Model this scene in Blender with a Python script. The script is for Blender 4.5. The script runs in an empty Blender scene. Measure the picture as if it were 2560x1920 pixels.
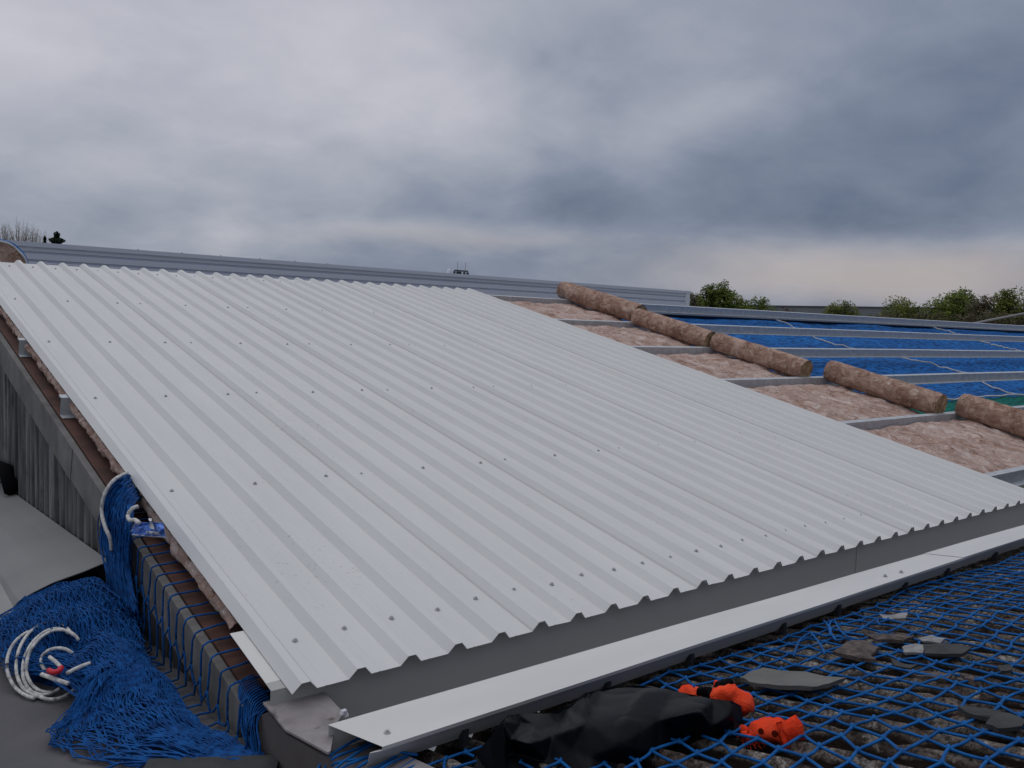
import bpy, math, random
from mathutils import Vector, Matrix, noise
random.seed(7)
D = bpy.data
scene = bpy.context.scene
COL = scene.collection
rad = math.radians

# ------------------------------------------------------------------ camera
CAM_C = Vector((-1.24306, -2.50141, 1.19485))
CR = Vector((0.778166, -0.627264, 0.031584)).normalized()
CF = Vector((0.627767, 0.775289, -0.069536)).normalized()
CU = CR.cross(CF).normalized(); CR = CF.cross(CU).normalized()
FPX = 2152.0
cam = D.cameras.new('camera'); camo = D.objects.new('camera', cam); COL.objects.link(camo)
cam.lens = 36 * FPX / 2560; cam.sensor_width = 36; cam.clip_start = .02; cam.clip_end = 3000
M = Matrix((CR, CU, -CF)).transposed().to_4x4(); M.translation = CAM_C
camo.matrix_world = M
scene.camera = camo
scene.render.resolution_x = 1024; scene.render.resolution_y = 768
scene.view_settings.view_transform = 'Standard'; scene.view_settings.look = 'None'
scene.view_settings.exposure = 0.0; scene.view_settings.gamma = 1

def ray(x, y): return (CF * FPX + CR * (x - 1280) - CU * (y - 960)).normalized()
def onp(x, y, n, c):
    d = ray(x, y); n = Vector(n); return CAM_C + d * ((c - n.dot(CAM_C)) / n.dot(d))
def azel(x, y):
    d = ray(x, y); return math.atan2(d.x, d.y), math.asin(d.z)

# ------------------------------------------------------------------ world: overcast sky
W = D.worlds.new('World'); scene.world = W; W.use_nodes = True
nt = W.node_tree; nt.nodes.clear()
class G:
    """tiny node maths helper"""
    def __init__(s, nt): s.nt = nt
    def n(s, t, **k):
        x = s.nt.nodes.new(t)
        for a, b in k.items(): setattr(x, a, b)
        return x
    def l(s, a, b): s.nt.links.new(a, b)
    def m(s, op, a, b=None, c=None, clamp=False):
        x = s.n('ShaderNodeMath', operation=op); x.use_clamp = clamp
        for i, v in enumerate((a, b, c)):
            if v is None: continue
            if isinstance(v, (int, float)): x.inputs[i].default_value = v
            else: s.l(v, x.inputs[i])
        return x.outputs[0]
    def mix(s, f, a, b, typ='MIX'):
        x = s.n('ShaderNodeMix', data_type='RGBA', blend_type=typ)
        for i, v in ((0, f), (6, a), (7, b)):
            if isinstance(v, (int, float)): x.inputs[i].default_value = v
            elif isinstance(v, tuple): x.inputs[i].default_value = v if len(v) == 4 else (*v, 1)
            else: s.l(v, x.inputs[i])
        return x.outputs[2]
    def noise(s, vec, scale, detail=4, rough=.5, dist=0):
        x = s.n('ShaderNodeTexNoise'); x.inputs['Scale'].default_value = scale
        x.inputs['Detail'].default_value = detail; x.inputs['Roughness'].default_value = rough
        x.inputs['Distortion'].default_value = dist
        if vec is not None: s.l(vec, x.inputs['Vector'])
        return x
    def ramp(s, f, stops):
        x = s.n('ShaderNodeValToRGB'); e = x.color_ramp.elements
        while len(e) < len(stops): e.new(.5)
        for q, (p, c) in zip(e, stops):
            q.position = p; q.color = c if len(c) == 4 else (*c, 1)
        s.l(f, x.inputs[0]); return x.outputs[0]
    def map(s, vec, scale, loc=(0, 0, 0), rot=(0, 0, 0)):
        x = s.n('ShaderNodeMapping'); x.inputs['Scale'].default_value = scale
        x.inputs['Location'].default_value = loc; x.inputs['Rotation'].default_value = rot
        s.l(vec, x.inputs[0]); return x.outputs[0]
g = G(nt)
SUN_EL, SUN_ROT = rad(62), rad(20)
sky = g.n('ShaderNodeTexSky', sky_type='NISHITA'); sky.sun_disc = False
sky.sun_elevation = SUN_EL; sky.sun_rotation = SUN_ROT; sky.dust_density = 3
tc = g.n('ShaderNodeTexCoord'); dirv = tc.outputs['Generated']
sep = g.n('ShaderNodeSeparateXYZ'); g.l(dirv, sep.inputs[0])
dx, dy, dz = sep.outputs
zz = g.m('MAXIMUM', dz, 0.0)
den = g.m('ADD', zz, .34)
cmb = g.n('ShaderNodeCombineXYZ')
g.l(g.m('DIVIDE', dx, den), cmb.inputs[0]); g.l(g.m('DIVIDE', dy, den), cmb.inputs[1])
cl = cmb.outputs[0]
n1 = g.noise(cl, 1.7, 7, .50, .35).outputs['Fac']
n2 = g.noise(g.map(cl, (1, 1, 1), (5.2, 1.3, 0)), 4.4, 7, .55, .3).outputs['Fac']
nw = g.noise(cl, 1.6, 4, .5).outputs['Color']
nws = g.n('ShaderNodeSeparateXYZ'); g.l(nw, nws.inputs[0])
az = g.m('ARCTAN2', dx, dy); el = g.m('ARCSINE', dz)
azw = g.m('ADD', az, g.m('MULTIPLY', g.m('SUBTRACT', nws.outputs[0], .5), .30))
elw = g.m('ADD', el, g.m('MULTIPLY', g.m('SUBTRACT', nws.outputs[1], .5), .07))
def blob(px, py, wx, wy, amp, acc):
    a0, e0 = azel(px, py); sa, se = wx / FPX, wy / FPX
    a = g.m('POWER', g.m('ABSOLUTE', g.m('DIVIDE', g.m('SUBTRACT', azw, a0), sa)), 2)
    e = g.m('POWER', g.m('ABSOLUTE', g.m('DIVIDE', g.m('SUBTRACT', elw, e0), se)), 2)
    v = g.m('MULTIPLY', g.m('EXPONENT', g.m('MULTIPLY', g.m('ADD', a, e), -1)), amp)
    return v if acc is None else g.m('ADD', acc, v)
B = None   # cloud lightness
for b in [(150, 60, 950, 360, .30), (1000, -60, 700, 200, .10), (1150, 280, 260, 110, .13), (820, 230, 240, 70, .07), (1900, 265, 240, 80, .12),
          (100, 390, 200, 60, .07), (1050, 470, 900, 90, -.07), (2300, 330, 380, 200, -.13),
          (1900, 560, 700, 90, -.15), (2450, 90, 500, 160, -.07), (1130, 588, 290, 30, .17), (660, 585, 130, 24, .09),
          (2120, 460, 150, 60, .06), (2200, 700, 420, 60, .22), (2450, 620, 300, 30, .08), (1300, 690, 500, 40, -.02), (400, 560, 500, 90, .03),
          (1350, 120, 260, 80, -.07), (2050, 100, 320, 60, .04)]:
    B = blob(*b, B)
L = g.m('ADD', g.m('ADD', B, .465), g.m('ADD', g.m('MULTIPLY', g.m('SUBTRACT', n1, .5), .50), g.m('MULTIPLY', g.m('SUBTRACT', n2, .5), .30)))
warm = blob(2250, 705, 520, 62, 1.0, None)
warm = blob(1150, 600, 300, 24, .35, warm)
cloudc = g.ramp(L, [(0.0, (.068, .085, .13)), (.22, (.114, .148, .222)), (.42, (.212, .250, .332)), (.62, (.365, .388, .455)), (.82, (.53, .53, .59)), (1.0, (.68, .68, .72))])
cloudc = g.mix(g.m('MULTIPLY', warm, .72, clamp=True), cloudc, (.42, .365, .345))
# overhead the cloud deck is thinner and brighter
up = g.m('SMOOTH_MIN', g.m('MULTIPLY', g.m('MAXIMUM', g.m('SUBTRACT', dz, .50), 0), 2.2), 1.0, .1)
cloudc = g.mix(g.m('MULTIPLY', up, .9, clamp=True), cloudc, (.83, .85, .90))
# unseen sky low behind the camera, darkened to shade faces turned towards it
bk = g.m('ADD', g.m('MULTIPLY', dx, -.45), g.m('MULTIPLY', dy, -.89))
bk = g.m('MULTIPLY', g.m('ADD', bk, .05, clamp=True), 2.2, clamp=True)
bk = g.m('MULTIPLY', bk, g.m('SUBTRACT', 1.0, g.m('MULTIPLY', g.m('SUBTRACT', dz, .35, clamp=True), 3.0, clamp=True)))
cloudc = g.mix(g.m('MULTIPLY', bk, .60), cloudc, (.06, .07, .09))
# unseen sky out to the left, brightened to lift the left rib faces
lf = g.m('MULTIPLY', g.m('SUBTRACT', g.m('MULTIPLY', dx, -1), .15, clamp=True), 2.0, clamp=True)
cloudc = g.mix(g.m('MULTIPLY', lf, .42), cloudc, (.80, .81, .85))
skyc = g.mix(1.0, sky.outputs[0], (.10, .10, .10), 'MULTIPLY')
fin = g.mix(.95, skyc, cloudc)
bg = g.n('ShaderNodeBackground'); g.l(fin, bg.inputs[0]); bg.inputs[1].default_value = 1.0
out = g.n('ShaderNodeOutputWorld'); g.l(bg.outputs[0], out.inputs[0])

sun = D.lights.new('sun', 'SUN'); sun.energy = .35; sun.angle = rad(60); sun.color = (1, .96, .9)
suno = D.objects.new('sun', sun); COL.objects.link(suno)
sd = Vector((math.sin(SUN_ROT) * math.cos(SUN_EL), math.cos(SUN_ROT) * math.cos(SUN_EL), math.sin(SUN_EL)))
suno.rotation_euler = sd.to_track_quat('Z', 'Y').to_euler(); suno.location = (0, 0, 20)

# ------------------------------------------------------------------ materials
def mat(name, fn=None, base=(.5, .5, .5), rough=.6, metal=0, spec=None):
    m = D.materials.new(name); m.use_nodes = True
    b = m.node_tree.nodes['Principled BSDF']
    b.inputs['Base Color'].default_value = (*base, 1); b.inputs['Roughness'].default_value = rough
    b.inputs['Metallic'].default_value = metal
    if spec is not None: b.inputs['Specular IOR Level'].default_value = spec
    if fn:
        gg = G(m.node_tree); t = gg.n('ShaderNodeTexCoord'); fn(gg, b, t.outputs['Object'])
    return m
def bump(gg, b, h, strength=.3, dist=.01):
    x = gg.n('ShaderNodeBump'); x.inputs['Strength'].default_value = strength; x.inputs['Distance'].default_value = dist
    gg.l(h, x.inputs['Height']); gg.l(x.outputs[0], b.inputs['Normal'])
def vary(c1, c2, scale=3, detail=5, lo=.35, hi=.65, bs=0, bd=.005, bscale=60, stretch=(1, 1, 1), rough=.55):
    def f(gg, b, o):
        v = gg.map(o, stretch)
        n = gg.noise(v, scale, detail, rough)
        gg.l(gg.ramp(n.outputs['Fac'], [(lo, c1), (hi, c2)]), b.inputs['Base Color'])
        if bs: bump(gg, b, gg.noise(o, bscale, 4, .6).outputs['Fac'], bs, bd)
    return f
def f_sheet(gg, b, o):
    oi = gg.n('ShaderNodeObjectInfo')
    a = gg.noise(gg.map(o, (1, .12, 1)), 5, 4, .6).outputs['Fac']
    c = gg.ramp(a, [(.3, (.617, .620, .616)), (.7, (.662, .664, .658))])
    sp = gg.noise(o, 38, 3, .6).outputs['Fac']
    big = gg.noise(o, 1.3, 3, .5).outputs['Fac']
    k = gg.m('MULTIPLY', gg.ramp(sp, [(.62, (0, 0, 0)), (.70, (1, 1, 1))]), gg.ramp(big, [(.50, (0, 0, 0)), (.66, (1, 1, 1))]))
    c = gg.mix(gg.m('MULTIPLY', k, .55), c, (.33, .29, .24))
    c = gg.mix(gg.m('MULTIPLY', oi.outputs['Random'], .07), c, (.42, .45, .47))
    gg.l(c, b.inputs['Base Color'])
    r = gg.noise(gg.map(o, (1, .2, 1)), 9, 4, .6).outputs['Fac']
    gg.l(gg.m('ADD', gg.m('MULTIPLY', r, .10), .50), b.inputs['Roughness'])
    bump(gg, b, gg.noise(gg.map(o, (1, .25, 1)), 3.5, 2, .5).outputs['Fac'], .05, .01)
M_sheet = mat('white_coated_steel', f_sheet, rough=.42)
M_lap = mat('grey_lap_shade', base=(.60, .60, .60), rough=.8)  # grey stands in for the shade at the sheet laps
M_cap = mat('white_flashing', vary((.60, .597, .58), (.68, .675, .655), 4, 5, .3, .7, .08, .004, 6, (.3, 1, 1)), rough=.4)
M_fascia = mat('grey_coated_steel', vary((.35, .35, .345), (.40, .398, .39), 2.2, 4, .3, .7, .05, .004, 5, (.3, 1, 1)), rough=.45)
M_galv = mat('galvanised_steel', vary((.40, .42, .45), (.52, .54, .57), 14, 5, .35, .65, 0), rough=.55, metal=.1)
M_screw = mat('screw_metal', base=(.42, .425, .43), rough=.5, metal=.1)
M_clip = mat('dark_bracket', base=(.03, .033, .04), rough=.5)
def f_wool(gg, b, o):
    w = gg.noise(o, 5, 3, .5).outputs['Color']
    v = gg.n('ShaderNodeVectorMath', operation='MULTIPLY_ADD'); gg.l(w, v.inputs[0]); v.inputs[1].default_value = (.5, .5, .5); gg.l(o, v.inputs[2])
    a = gg.noise(gg.map(v.outputs[0], (1, .55, 1)), 5, 7, .66, .8).outputs['Fac']
    s = gg.noise(gg.map(v.outputs[0], (1.6, .45, 1), rot=(0, 0, .6)), 13, 8, .75, 1.0).outputs['Fac']
    c = gg.ramp(a, [(.26, (.19, .105, .08)), (.40, (.40, .25, .20)), (.54, (.58, .42, .365)), (.66, (.74, .62, .57))])
    c = gg.mix(gg.ramp(s, [(.53, (0, 0, 0)), (.66, (1, 1, 1))]), c, (.78, .70, .65))
    gg.l(c, b.inputs['Base Color'])
    bump(gg, b, gg.m('ADD', a, s), .9, .03)
M_wool = mat('glass_wool', f_wool, rough=.95, spec=.05)
def f_roll(gg, b, o):
    w = gg.noise(o, 6, 3, .5).outputs['Color']
    v = gg.n('ShaderNodeVectorMath', operation='MULTIPLY_ADD'); gg.l(w, v.inputs[0]); v.inputs[1].default_value = (.3, .3, .3); gg.l(o, v.inputs[2])
    a = gg.noise(gg.map(v.outputs[0], (1, 1, 1)), 7, 6, .65, .5).outputs['Fac']
    s = gg.noise(gg.map(v.outputs[0], (1, .5, 1), rot=(0, 0, .9)), 16, 6, .65, 1.).outputs['Fac']
    c = gg.ramp(a, [(.28, (.15, .08, .055)), (.45, (.34, .21, .16)), (.64, (.54, .38, .31))])
    c = gg.mix(gg.ramp(s, [(.54, (0, 0, 0)), (.70, (.9, .9, .9))]), c, (.72, .60, .52))
    gg.l(c, b.inputs['Base Color'])
    bump(gg, b, gg.m('ADD', a, s), .9, .03)
M_roll = mat('glass_wool_roll', f_roll, rough=.95, spec=.05)
M_core = mat('roll_end_wool', vary((.24, .16, .09), (.46, .34, .22), 14, 5, .35, .65, .5, .02, 40), rough=.95, spec=.05)
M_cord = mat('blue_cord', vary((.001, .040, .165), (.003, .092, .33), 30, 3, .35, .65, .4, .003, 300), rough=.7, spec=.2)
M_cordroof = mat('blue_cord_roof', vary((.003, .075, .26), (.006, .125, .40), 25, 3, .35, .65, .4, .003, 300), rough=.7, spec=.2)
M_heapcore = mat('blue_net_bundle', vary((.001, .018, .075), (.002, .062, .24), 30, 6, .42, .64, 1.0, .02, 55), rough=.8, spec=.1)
M_rope = mat('white_rope', vary((.42, .42, .43), (.66, .65, .62), 60, 3, .4, .6, .4, .004, 260), rough=.85)
M_red = mat('red_tape', base=(.55, .012, .03), rough=.5)
def f_net(gg, b, o):
    a = gg.noise(gg.map(o, (.25, .8, 1)), 3.2, 5, .6, .4).outputs['Fac']
    wv = gg.n('ShaderNodeTexWave', wave_type='BANDS', bands_direction='DIAGONAL'); wv.inputs['Scale'].default_value = 3.2
    wv.inputs['Distortion'].default_value = 7; wv.inputs['Detail'].default_value = 3; wv.inputs['Detail Scale'].default_value = 1.6
    gg.l(gg.map(o, (.5, 1.5, 1)), wv.inputs['Vector'])
    vo = gg.noise(gg.map(o, (.35, 1.6, 1)), 15, 5, .75).outputs['Fac']
    c = gg.ramp(a, [(.3, (.006, .10, .34)), (.7, (.014, .20, .58))])
    c = gg.mix(gg.m('MULTIPLY', wv.outputs['Fac'], .5), c, (.014, .17, .60))
    c = gg.mix(gg.ramp(vo, [(.46, (0, 0, 0)), (.60, (.92, .92, .92))]), c, (.001, .014, .065))
    sp = gg.noise(gg.map(o, (.4, 1.0, 1)), 26, 3, .6).outputs['Fac']
    c = gg.mix(gg.ramp(sp, [(.67, (0, 0, 0)), (.72, (.55, .55, .55))]), c, (.20, .30, .48))
    gg.l(c, b.inputs['Base Color']); bump(gg, b, gg.m('ADD', vo, wv.outputs['Fac']), .8, .02)
M_net = mat('blue_debris_net', f_net, rough=.8, spec=.15)
M_green = mat('green_debris_net', vary((.0, .06, .055), (.0, .17, .13), 14, 5, .35, .65, .7, .02, 50, (.4, 2, 1)), rough=.8, spec=.15)
def f_asb(gg, b, o):
    a = gg.noise(gg.map(o, (1, .75, 1)), 4.2, 7, .68, .5).outputs['Fac']
    l = gg.noise(gg.map(o, (1, .8, 1)), 13, 7, .72, .6).outputs['Fac']
    m2 = gg.noise(o, 70, 4, .7).outputs['Fac']
    r = gg.noise(gg.map(o, (1, 1, 1), (3, 7, 0)), 6, 5, .6).outputs['Fac']
    c = gg.ramp(a, [(.32, (.018, .012, .010)), (.46, (.12, .095, .083)), (.62, (.27, .235, .21))])
    c = gg.mix(gg.ramp(l, [(.51, (0, 0, 0)), (.62, (1, 1, 1))]), c, (.45, .41, .38))
    c = gg.mix(gg.ramp(m2, [(.40, (.8, .8, .8)), (.58, (0, 0, 0))]), c, (.022, .016, .013))
    c = gg.mix(gg.ramp(r, [(.63, (0, 0, 0)), (.72, (.8, .8, .8))]), c, (.10, .030, .010))
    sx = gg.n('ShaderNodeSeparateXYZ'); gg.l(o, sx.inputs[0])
    # near-black brown along the corrugation troughs, broken up by noise
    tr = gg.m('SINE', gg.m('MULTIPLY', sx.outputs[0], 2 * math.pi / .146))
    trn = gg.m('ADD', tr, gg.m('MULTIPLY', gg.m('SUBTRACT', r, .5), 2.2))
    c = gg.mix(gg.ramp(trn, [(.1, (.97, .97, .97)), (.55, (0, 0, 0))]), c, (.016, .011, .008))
    gg.l(c, b.inputs['Base Color']); bump(gg, b, gg.m('ADD', l, m2), 1.0, .012)
M_asb = mat('mossy_fibre_cement', f_asb, rough=.95, spec=.1)
def f_clad(gg, b, o):
    st = gg.noise(gg.map(o, (1, 1, .06)), 16, 6, .65).outputs['Fac']
    n = gg.noise(gg.map(o, (1, 1, .5)), 6, 5, .6).outputs['Fac']
    c = gg.ramp(st, [(.32, (.020, .019, .019)), (.5, (.095, .093, .095)), (.68, (.23, .23, .235))])
    c = gg.mix(gg.ramp(n, [(.5, (0, 0, 0)), (.7, (.8, .8, .8))]), c, (.03, .026, .026))
    gg.l(c, b.inputs['Base Color']); bump(gg, b, n, .4, .01)
M_clad = mat('weathered_cladding', f_clad, rough=.85)
M_verge = mat('grey_verge_board', vary((.10, .095, .092), (.20, .195, .19), 4, 6, .3, .7, .3, .005, 40), rough=.85)
M_rust = mat('red_oxide_steel', vary((.050, .022, .016), (.125, .052, .036), 6, 6, .3, .7, .3, .004, 50), rough=.8)
def f_slab(gg, b, o):
    a = gg.noise(o, 7, 6, .6, .4).outputs['Fac']
    s = gg.noise(gg.map(o, (1, 1, 1), (2, 4, 1)), 9, 3, .5).outputs['Fac']
    c = gg.ramp(a, [(.3, (.17, .15, .155)), (.7, (.33, .30, .305))])
    c = gg.mix(gg.ramp(s, [(.60, (0, 0, 0)), (.66, (.85, .85, .85))]), c, (.075, .06, .055))
    gg.l(c, b.inputs['Base Color']); bump(gg, b, a, .4, .005)
M_slab = mat('stained_lead_flashing', f_slab, rough=.8)
M_brown = mat('brown_render', vary((.058, .050, .050), (.098, .086, .086), 3, 6, .3, .7, .4, .004, 60), rough=.9)
M_floor = mat('roof_membrane', vary((.085, .083, .092), (.125, .12, .13), 2.2, 6, .3, .7, .5, .006, 45), rough=.9)
M_panel = mat('grey_flashing_panel', vary((.185, .185, .187), (.225, .222, .222), 2, 4, .3, .7, .1, .004, 8), rough=.6)
M_panel2 = mat('pale_flashing_panel', vary((.26, .26, .265), (.31, .31, .31), 2, 4, .3, .7, .1, .004, 8), rough=.6)
M_bag = mat('black_polythene', vary((.003, .0035, .005), (.007, .008, .011), 5, 5, .3, .7, .35, .012, 9), rough=.5, spec=.12)
M_orange = mat('orange_knit', vary((.80, .045, .014), (1.0, .11, .045), 14, 4, .3, .7, .9, .008, 110), rough=.9, spec=.05)
M_black = mat('black_rubber', base=(.006, .006, .007), rough=.95, spec=.05)
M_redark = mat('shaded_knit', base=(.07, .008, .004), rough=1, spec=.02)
M_slate = mat('grey_slate', vary((.10, .098, .092), (.155, .15, .14), 6, 6, .3, .7, .4, .004, 60), rough=.8)
M_dslate = mat('dark_slate', vary((.022, .024, .026), (.05, .052, .054), 9, 6, .3, .7, .6, .005, 60), rough=.85)
M_moss = mat('mossy_slate', vary((.045, .033, .030), (.15, .115, .105), 30, 6, .35, .65, 1, .008, 110), rough=.95)
M_pale = mat('pale_slate', vary((.17, .17, .175), (.30, .30, .305), 25, 5, .35, .65, .4, .005, 80), rough=.85)
M_blue = mat('blue_plastic', vary((.06, .16, .62), (.10, .26, .80), 8, 3, .3, .7, .2, .004, 20), rough=.35)
M_white = mat('white_plastic', base=(.62, .63, .66), rough=.5)
M_film = mat('blue_film', base=(.03, .22, .62), rough=.35)
def f_wall(gg, b, o):
    a = gg.noise(gg.map(o, (.05, 1, 3)), 2, 3, .5).outputs['Fac']
    gg.l(gg.ramp(a, [(.3, (.60, .63, .74)), (.7, (.65, .68, .79))]), b.inputs['Base Color'])
M_wall = mat('blue_grey_cladding', f_wall, rough=.5)
M_trim = mat('pale_trim', base=(.70, .72, .80), rough=.45)
M_far = mat('far_cladding', vary((.18, .20, .22), (.22, .24, .26), .15, 2, .3, .7), rough=.8)
M_fartop = mat('far_roof_edge', base=(.10, .10, .11), rough=.8)
M_ground = mat('ground_grass', vary((.03, .045, .02), (.06, .06, .04), .2, 5), rough=.95)
M_bark = mat('bark', base=(.07, .055, .045), rough=.9)
def leafm(nm, c1, c2): return mat(nm, vary(c1, c2, .55, 5, .36, .64), rough=.8, spec=.15)
M_leaf = leafm('leaf_green', (.040, .065, .011), (.150, .195, .035))
M_leaf2 = leafm('leaf_olive', (.055, .072, .015), (.175, .19, .042))
M_leafd = leafm('leaf_dark', (.006, .012, .008), (.014, .024, .014))
M_leafb = leafm('leaf_brown', (.065, .058, .032), (.125, .110, .06))
M_leafr = leafm('leaf_red', (.06, .02, .02), (.10, .035, .035))
M_twig = mat('pale_twig', base=(.30, .26, .22), rough=.9)
M_machine = mat('dark_machine', base=(.03, .03, .04), rough=.6)
M_pipe = mat('grey_pipe', base=(.28, .27, .27), rough=.6, metal=.2)

# ------------------------------------------------------------------ mesh helpers
class MB:
    def __init__(s): s.v = []; s.f = []
    def box(s, a, b):
        (x0, y0, z0), (x1, y1, z1) = a, b; n = len(s.v)
        s.v += [(x0, y0, z0), (x1, y0, z0), (x1, y1, z0), (x0, y1, z0), (x0, y0, z1), (x1, y0, z1), (x1, y1, z1), (x0, y1, z1)]
        s.f += [tuple(n + i for i in q) for q in ((3, 2, 1, 0), (4, 5, 6, 7), (0, 1, 5, 4), (1, 2, 6, 5), (2, 3, 7, 6), (3, 0, 4, 7))]
    def prism(s, poly, off):
        """closed polygon (list of points) extruded by vector off"""
        n = len(s.v); k = len(poly); off = Vector(off)
        s.v += [tuple(Vector(p)) for p in poly] + [tuple(Vector(p) + off) for p in poly]
        s.f += [tuple(n + i for i in range(k))[::-1], tuple(n + k + i for i in range(k))]
        for i in range(k): j = (i + 1) % k; s.f.append((n + i, n + j, n + k + j, n + k + i))
    def tube(s, pts, r, sides=5, r1=None):
        pts = [Vector(p) for p in pts]; n = len(s.v); K = len(pts)
        up = Vector((.13, .21, .97))
        for i, p in enumerate(pts):
            t = (pts[min(i + 1, K - 1)] - pts[max(i - 1, 0)])
            if t.length < 1e-9: t = Vector((1, 0, 0))
            t.normalize(); a = t.cross(up)
            if a.length < .05: a = t.cross(Vector((1, .1, 0)))
            a.normalize(); b = t.cross(a)
            rr = r if r1 is None else r + (r1 - r) * i / (K - 1)
            for j in range(sides):
                w = 2 * math.pi * j / sides
                s.v.append(tuple(p + a * (rr * math.cos(w)) + b * (rr * math.sin(w))))
        for i in range(K - 1):
            for j in range(sides):
                k = (j + 1) % sides
                s.f.append((n + i * sides + j, n + i * sides + k, n + (i + 1) * sides + k, n + (i + 1) * sides + j))
        s.f.append(tuple(n + j for j in range(sides))[::-1]); s.f.append(tuple(n + (K - 1) * sides + j for j in range(sides)))
    def grid(s, nx, ny, fn):
        n = len(s.v)
        for j in range(ny):
            for i in range(nx): s.v.append(tuple(fn(i / (nx - 1), j / (ny - 1))))
        for j in range(ny - 1):
            for i in range(nx - 1):
                a = n + j * nx + i; s.f.append((a, a + 1, a + nx + 1, a + nx))
    def build(s, name, m, parent=None, smooth=False, origin=None):
        me = D.meshes.new(name)
        o = Vector(origin) if origin is not None else Vector((0, 0, 0))
        me.from_pydata([tuple(Vector(v) - o) for v in s.v], [], s.f); me.materials.append(m)
        if smooth: me.shade_smooth()
        ob = D.objects.new(name, me); COL.objects.link(ob)
        if parent is not None: ob.parent = parent; ob.matrix_parent_inverse = Matrix.Translation(-parent.location) if False else Matrix()
        if parent is not None:
            ob.location = o - Vector(parent.location)
        else: ob.location = o
        return ob
def tag(o, label, cat, group=None, kind=None):
    if label: o['label'] = label
    if cat: o['category'] = cat
    if group: o['group'] = group
    if kind: o['kind'] = kind
    return o
def empty(name, loc, label, cat, group=None):
    o = D.objects.new(name, None); COL.objects.link(o); o.location = loc; o.empty_display_size = .1
    return tag(o, label, cat, group)
def solid(o, t, off=-1):
    m = o.modifiers.new('solid', 'SOLIDIFY'); m.thickness = t; m.offset = off; return o
def nz(x, y, z=0): return noise.noise(Vector((x, y, z)))

P = rad(12.5); cp, sp_ = math.cos(P), math.sin(P)
def RP(x, s, h=0): return Vector((x, s * cp - h * sp_, s * sp_ + h * cp))
def rpx(x, y, h=0): return onp(x, y, (0, -sp_, cp), h)      # pixel -> roof slope
# old roof plane
Q = rad(10.5); OY, OZ = -.50, -.12
def OR(x, y, h=0): return Vector((x, y + h * math.sin(Q) * 1, OZ + (OY - y) * math.tan(Q) + h * math.cos(Q)))
ON = Vector((0, math.sin(Q), math.cos(Q))); OC = ON.dot(Vector((0, OY, OZ)))
def opx(x, y, h=0): return onp(x, y, ON, OC + h)

# ------------------------------------------------------------------ setting
mb = MB(); mb.grid(2, 2, lambda u, v: (-1500 + 3000 * u, -1500 + 3000 * v, -6.5))
tag(mb.build('ground', M_ground), None, None, None, 'structure')

# ------------------------------------------------------------------ the warehouse under the new roof
SL = 7.62
wh = empty('warehouse', (3, 3.6, -6.5), 'long low warehouse whose pitched roof is being re-covered with white sheets', 'building')
def cladz(y): return y * math.tan(P) - .29
mb = MB()
def cl(u, v):
    y = .1 + 7.6 * u; x = -.138 - .028 * math.sin(2 * math.pi * y / .146)
    zt = cladz(y); zb = -6.4
    return (x, y, zb + (zt - zb) * (1 - (1 - v) ** 3))
mb.grid(521, 6, cl)
mb.build('gable_cladding', M_clad, wh, True)
# smooth brown wall face below the gutter end and down the verge of the old roof
mb = MB(); mb.prism([(-.15, .10, -6.4), (-.15, -3.6, -6.4), (-.15, -3.6, .455), (-.15, -.40, -.088), (-.15, -.385, -.035), (-.15, -.11, -.077), (-.15, .03, -.06), (-.15, .10, -.10)], (.008, 0, 0))
mb.build('gable_wall', M_brown, wh)
mb = MB()
A = [RP(-.172, .16, -.13), RP(-.172, SL, -.13), RP(-.172, SL, -.31), RP(-.172, .16, -.31)]
mb.prism(A, (.035, 0, 0)); vb = mb.build('verge_board', M_verge, wh)
mb = MB(); mb.prism([RP(-.175, 2.62, -.127), RP(-.175, SL, -.127), RP(-.175, SL, -.315), RP(-.175, 2.64, -.315)], (.002, 0, 0))
mb.build('verge_board', M_verge, wh)
mb = MB()   # red oxide rafter: I section
for h0, h1, x0, x1 in ((-.135, -.122, -.132, .12), (-.40, -.135, -.01, 0.0), (-.412, -.40, -.10, .10)):
    mb.prism([RP(x0, .22, h0), RP(x0, SL, h0), RP(x0, SL, h1), RP(x0, .22, h1)], (x1 - x0, 0, 0))
mb.build('rafter', M_rust, wh)
# back slope, back wall and eaves wall so the building is whole from the side
mb = MB(); mb.prism([(-.1, 7.50, 1.50), (40, 7.50, 1.50), (40, 15, -.16), (-.1, 15, -.16)], (0, 0, -.05)); mb.build('back_slope', M_fascia, wh)
mb = MB(); mb.box((-.1, 14.7, -6.4), (40, 14.8, -.25)); mb.build('back_wall', M_brown, wh)
mb = MB(); mb.box((.05, .10, -6.4), (40, .16, -.31)); mb.build('eaves_wall', M_brown, wh)
mb = MB(); mb.box((0, .2, -5.6), (40, 14.6, -5.5)); mb.build('floor', M_brown, wh)

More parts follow.
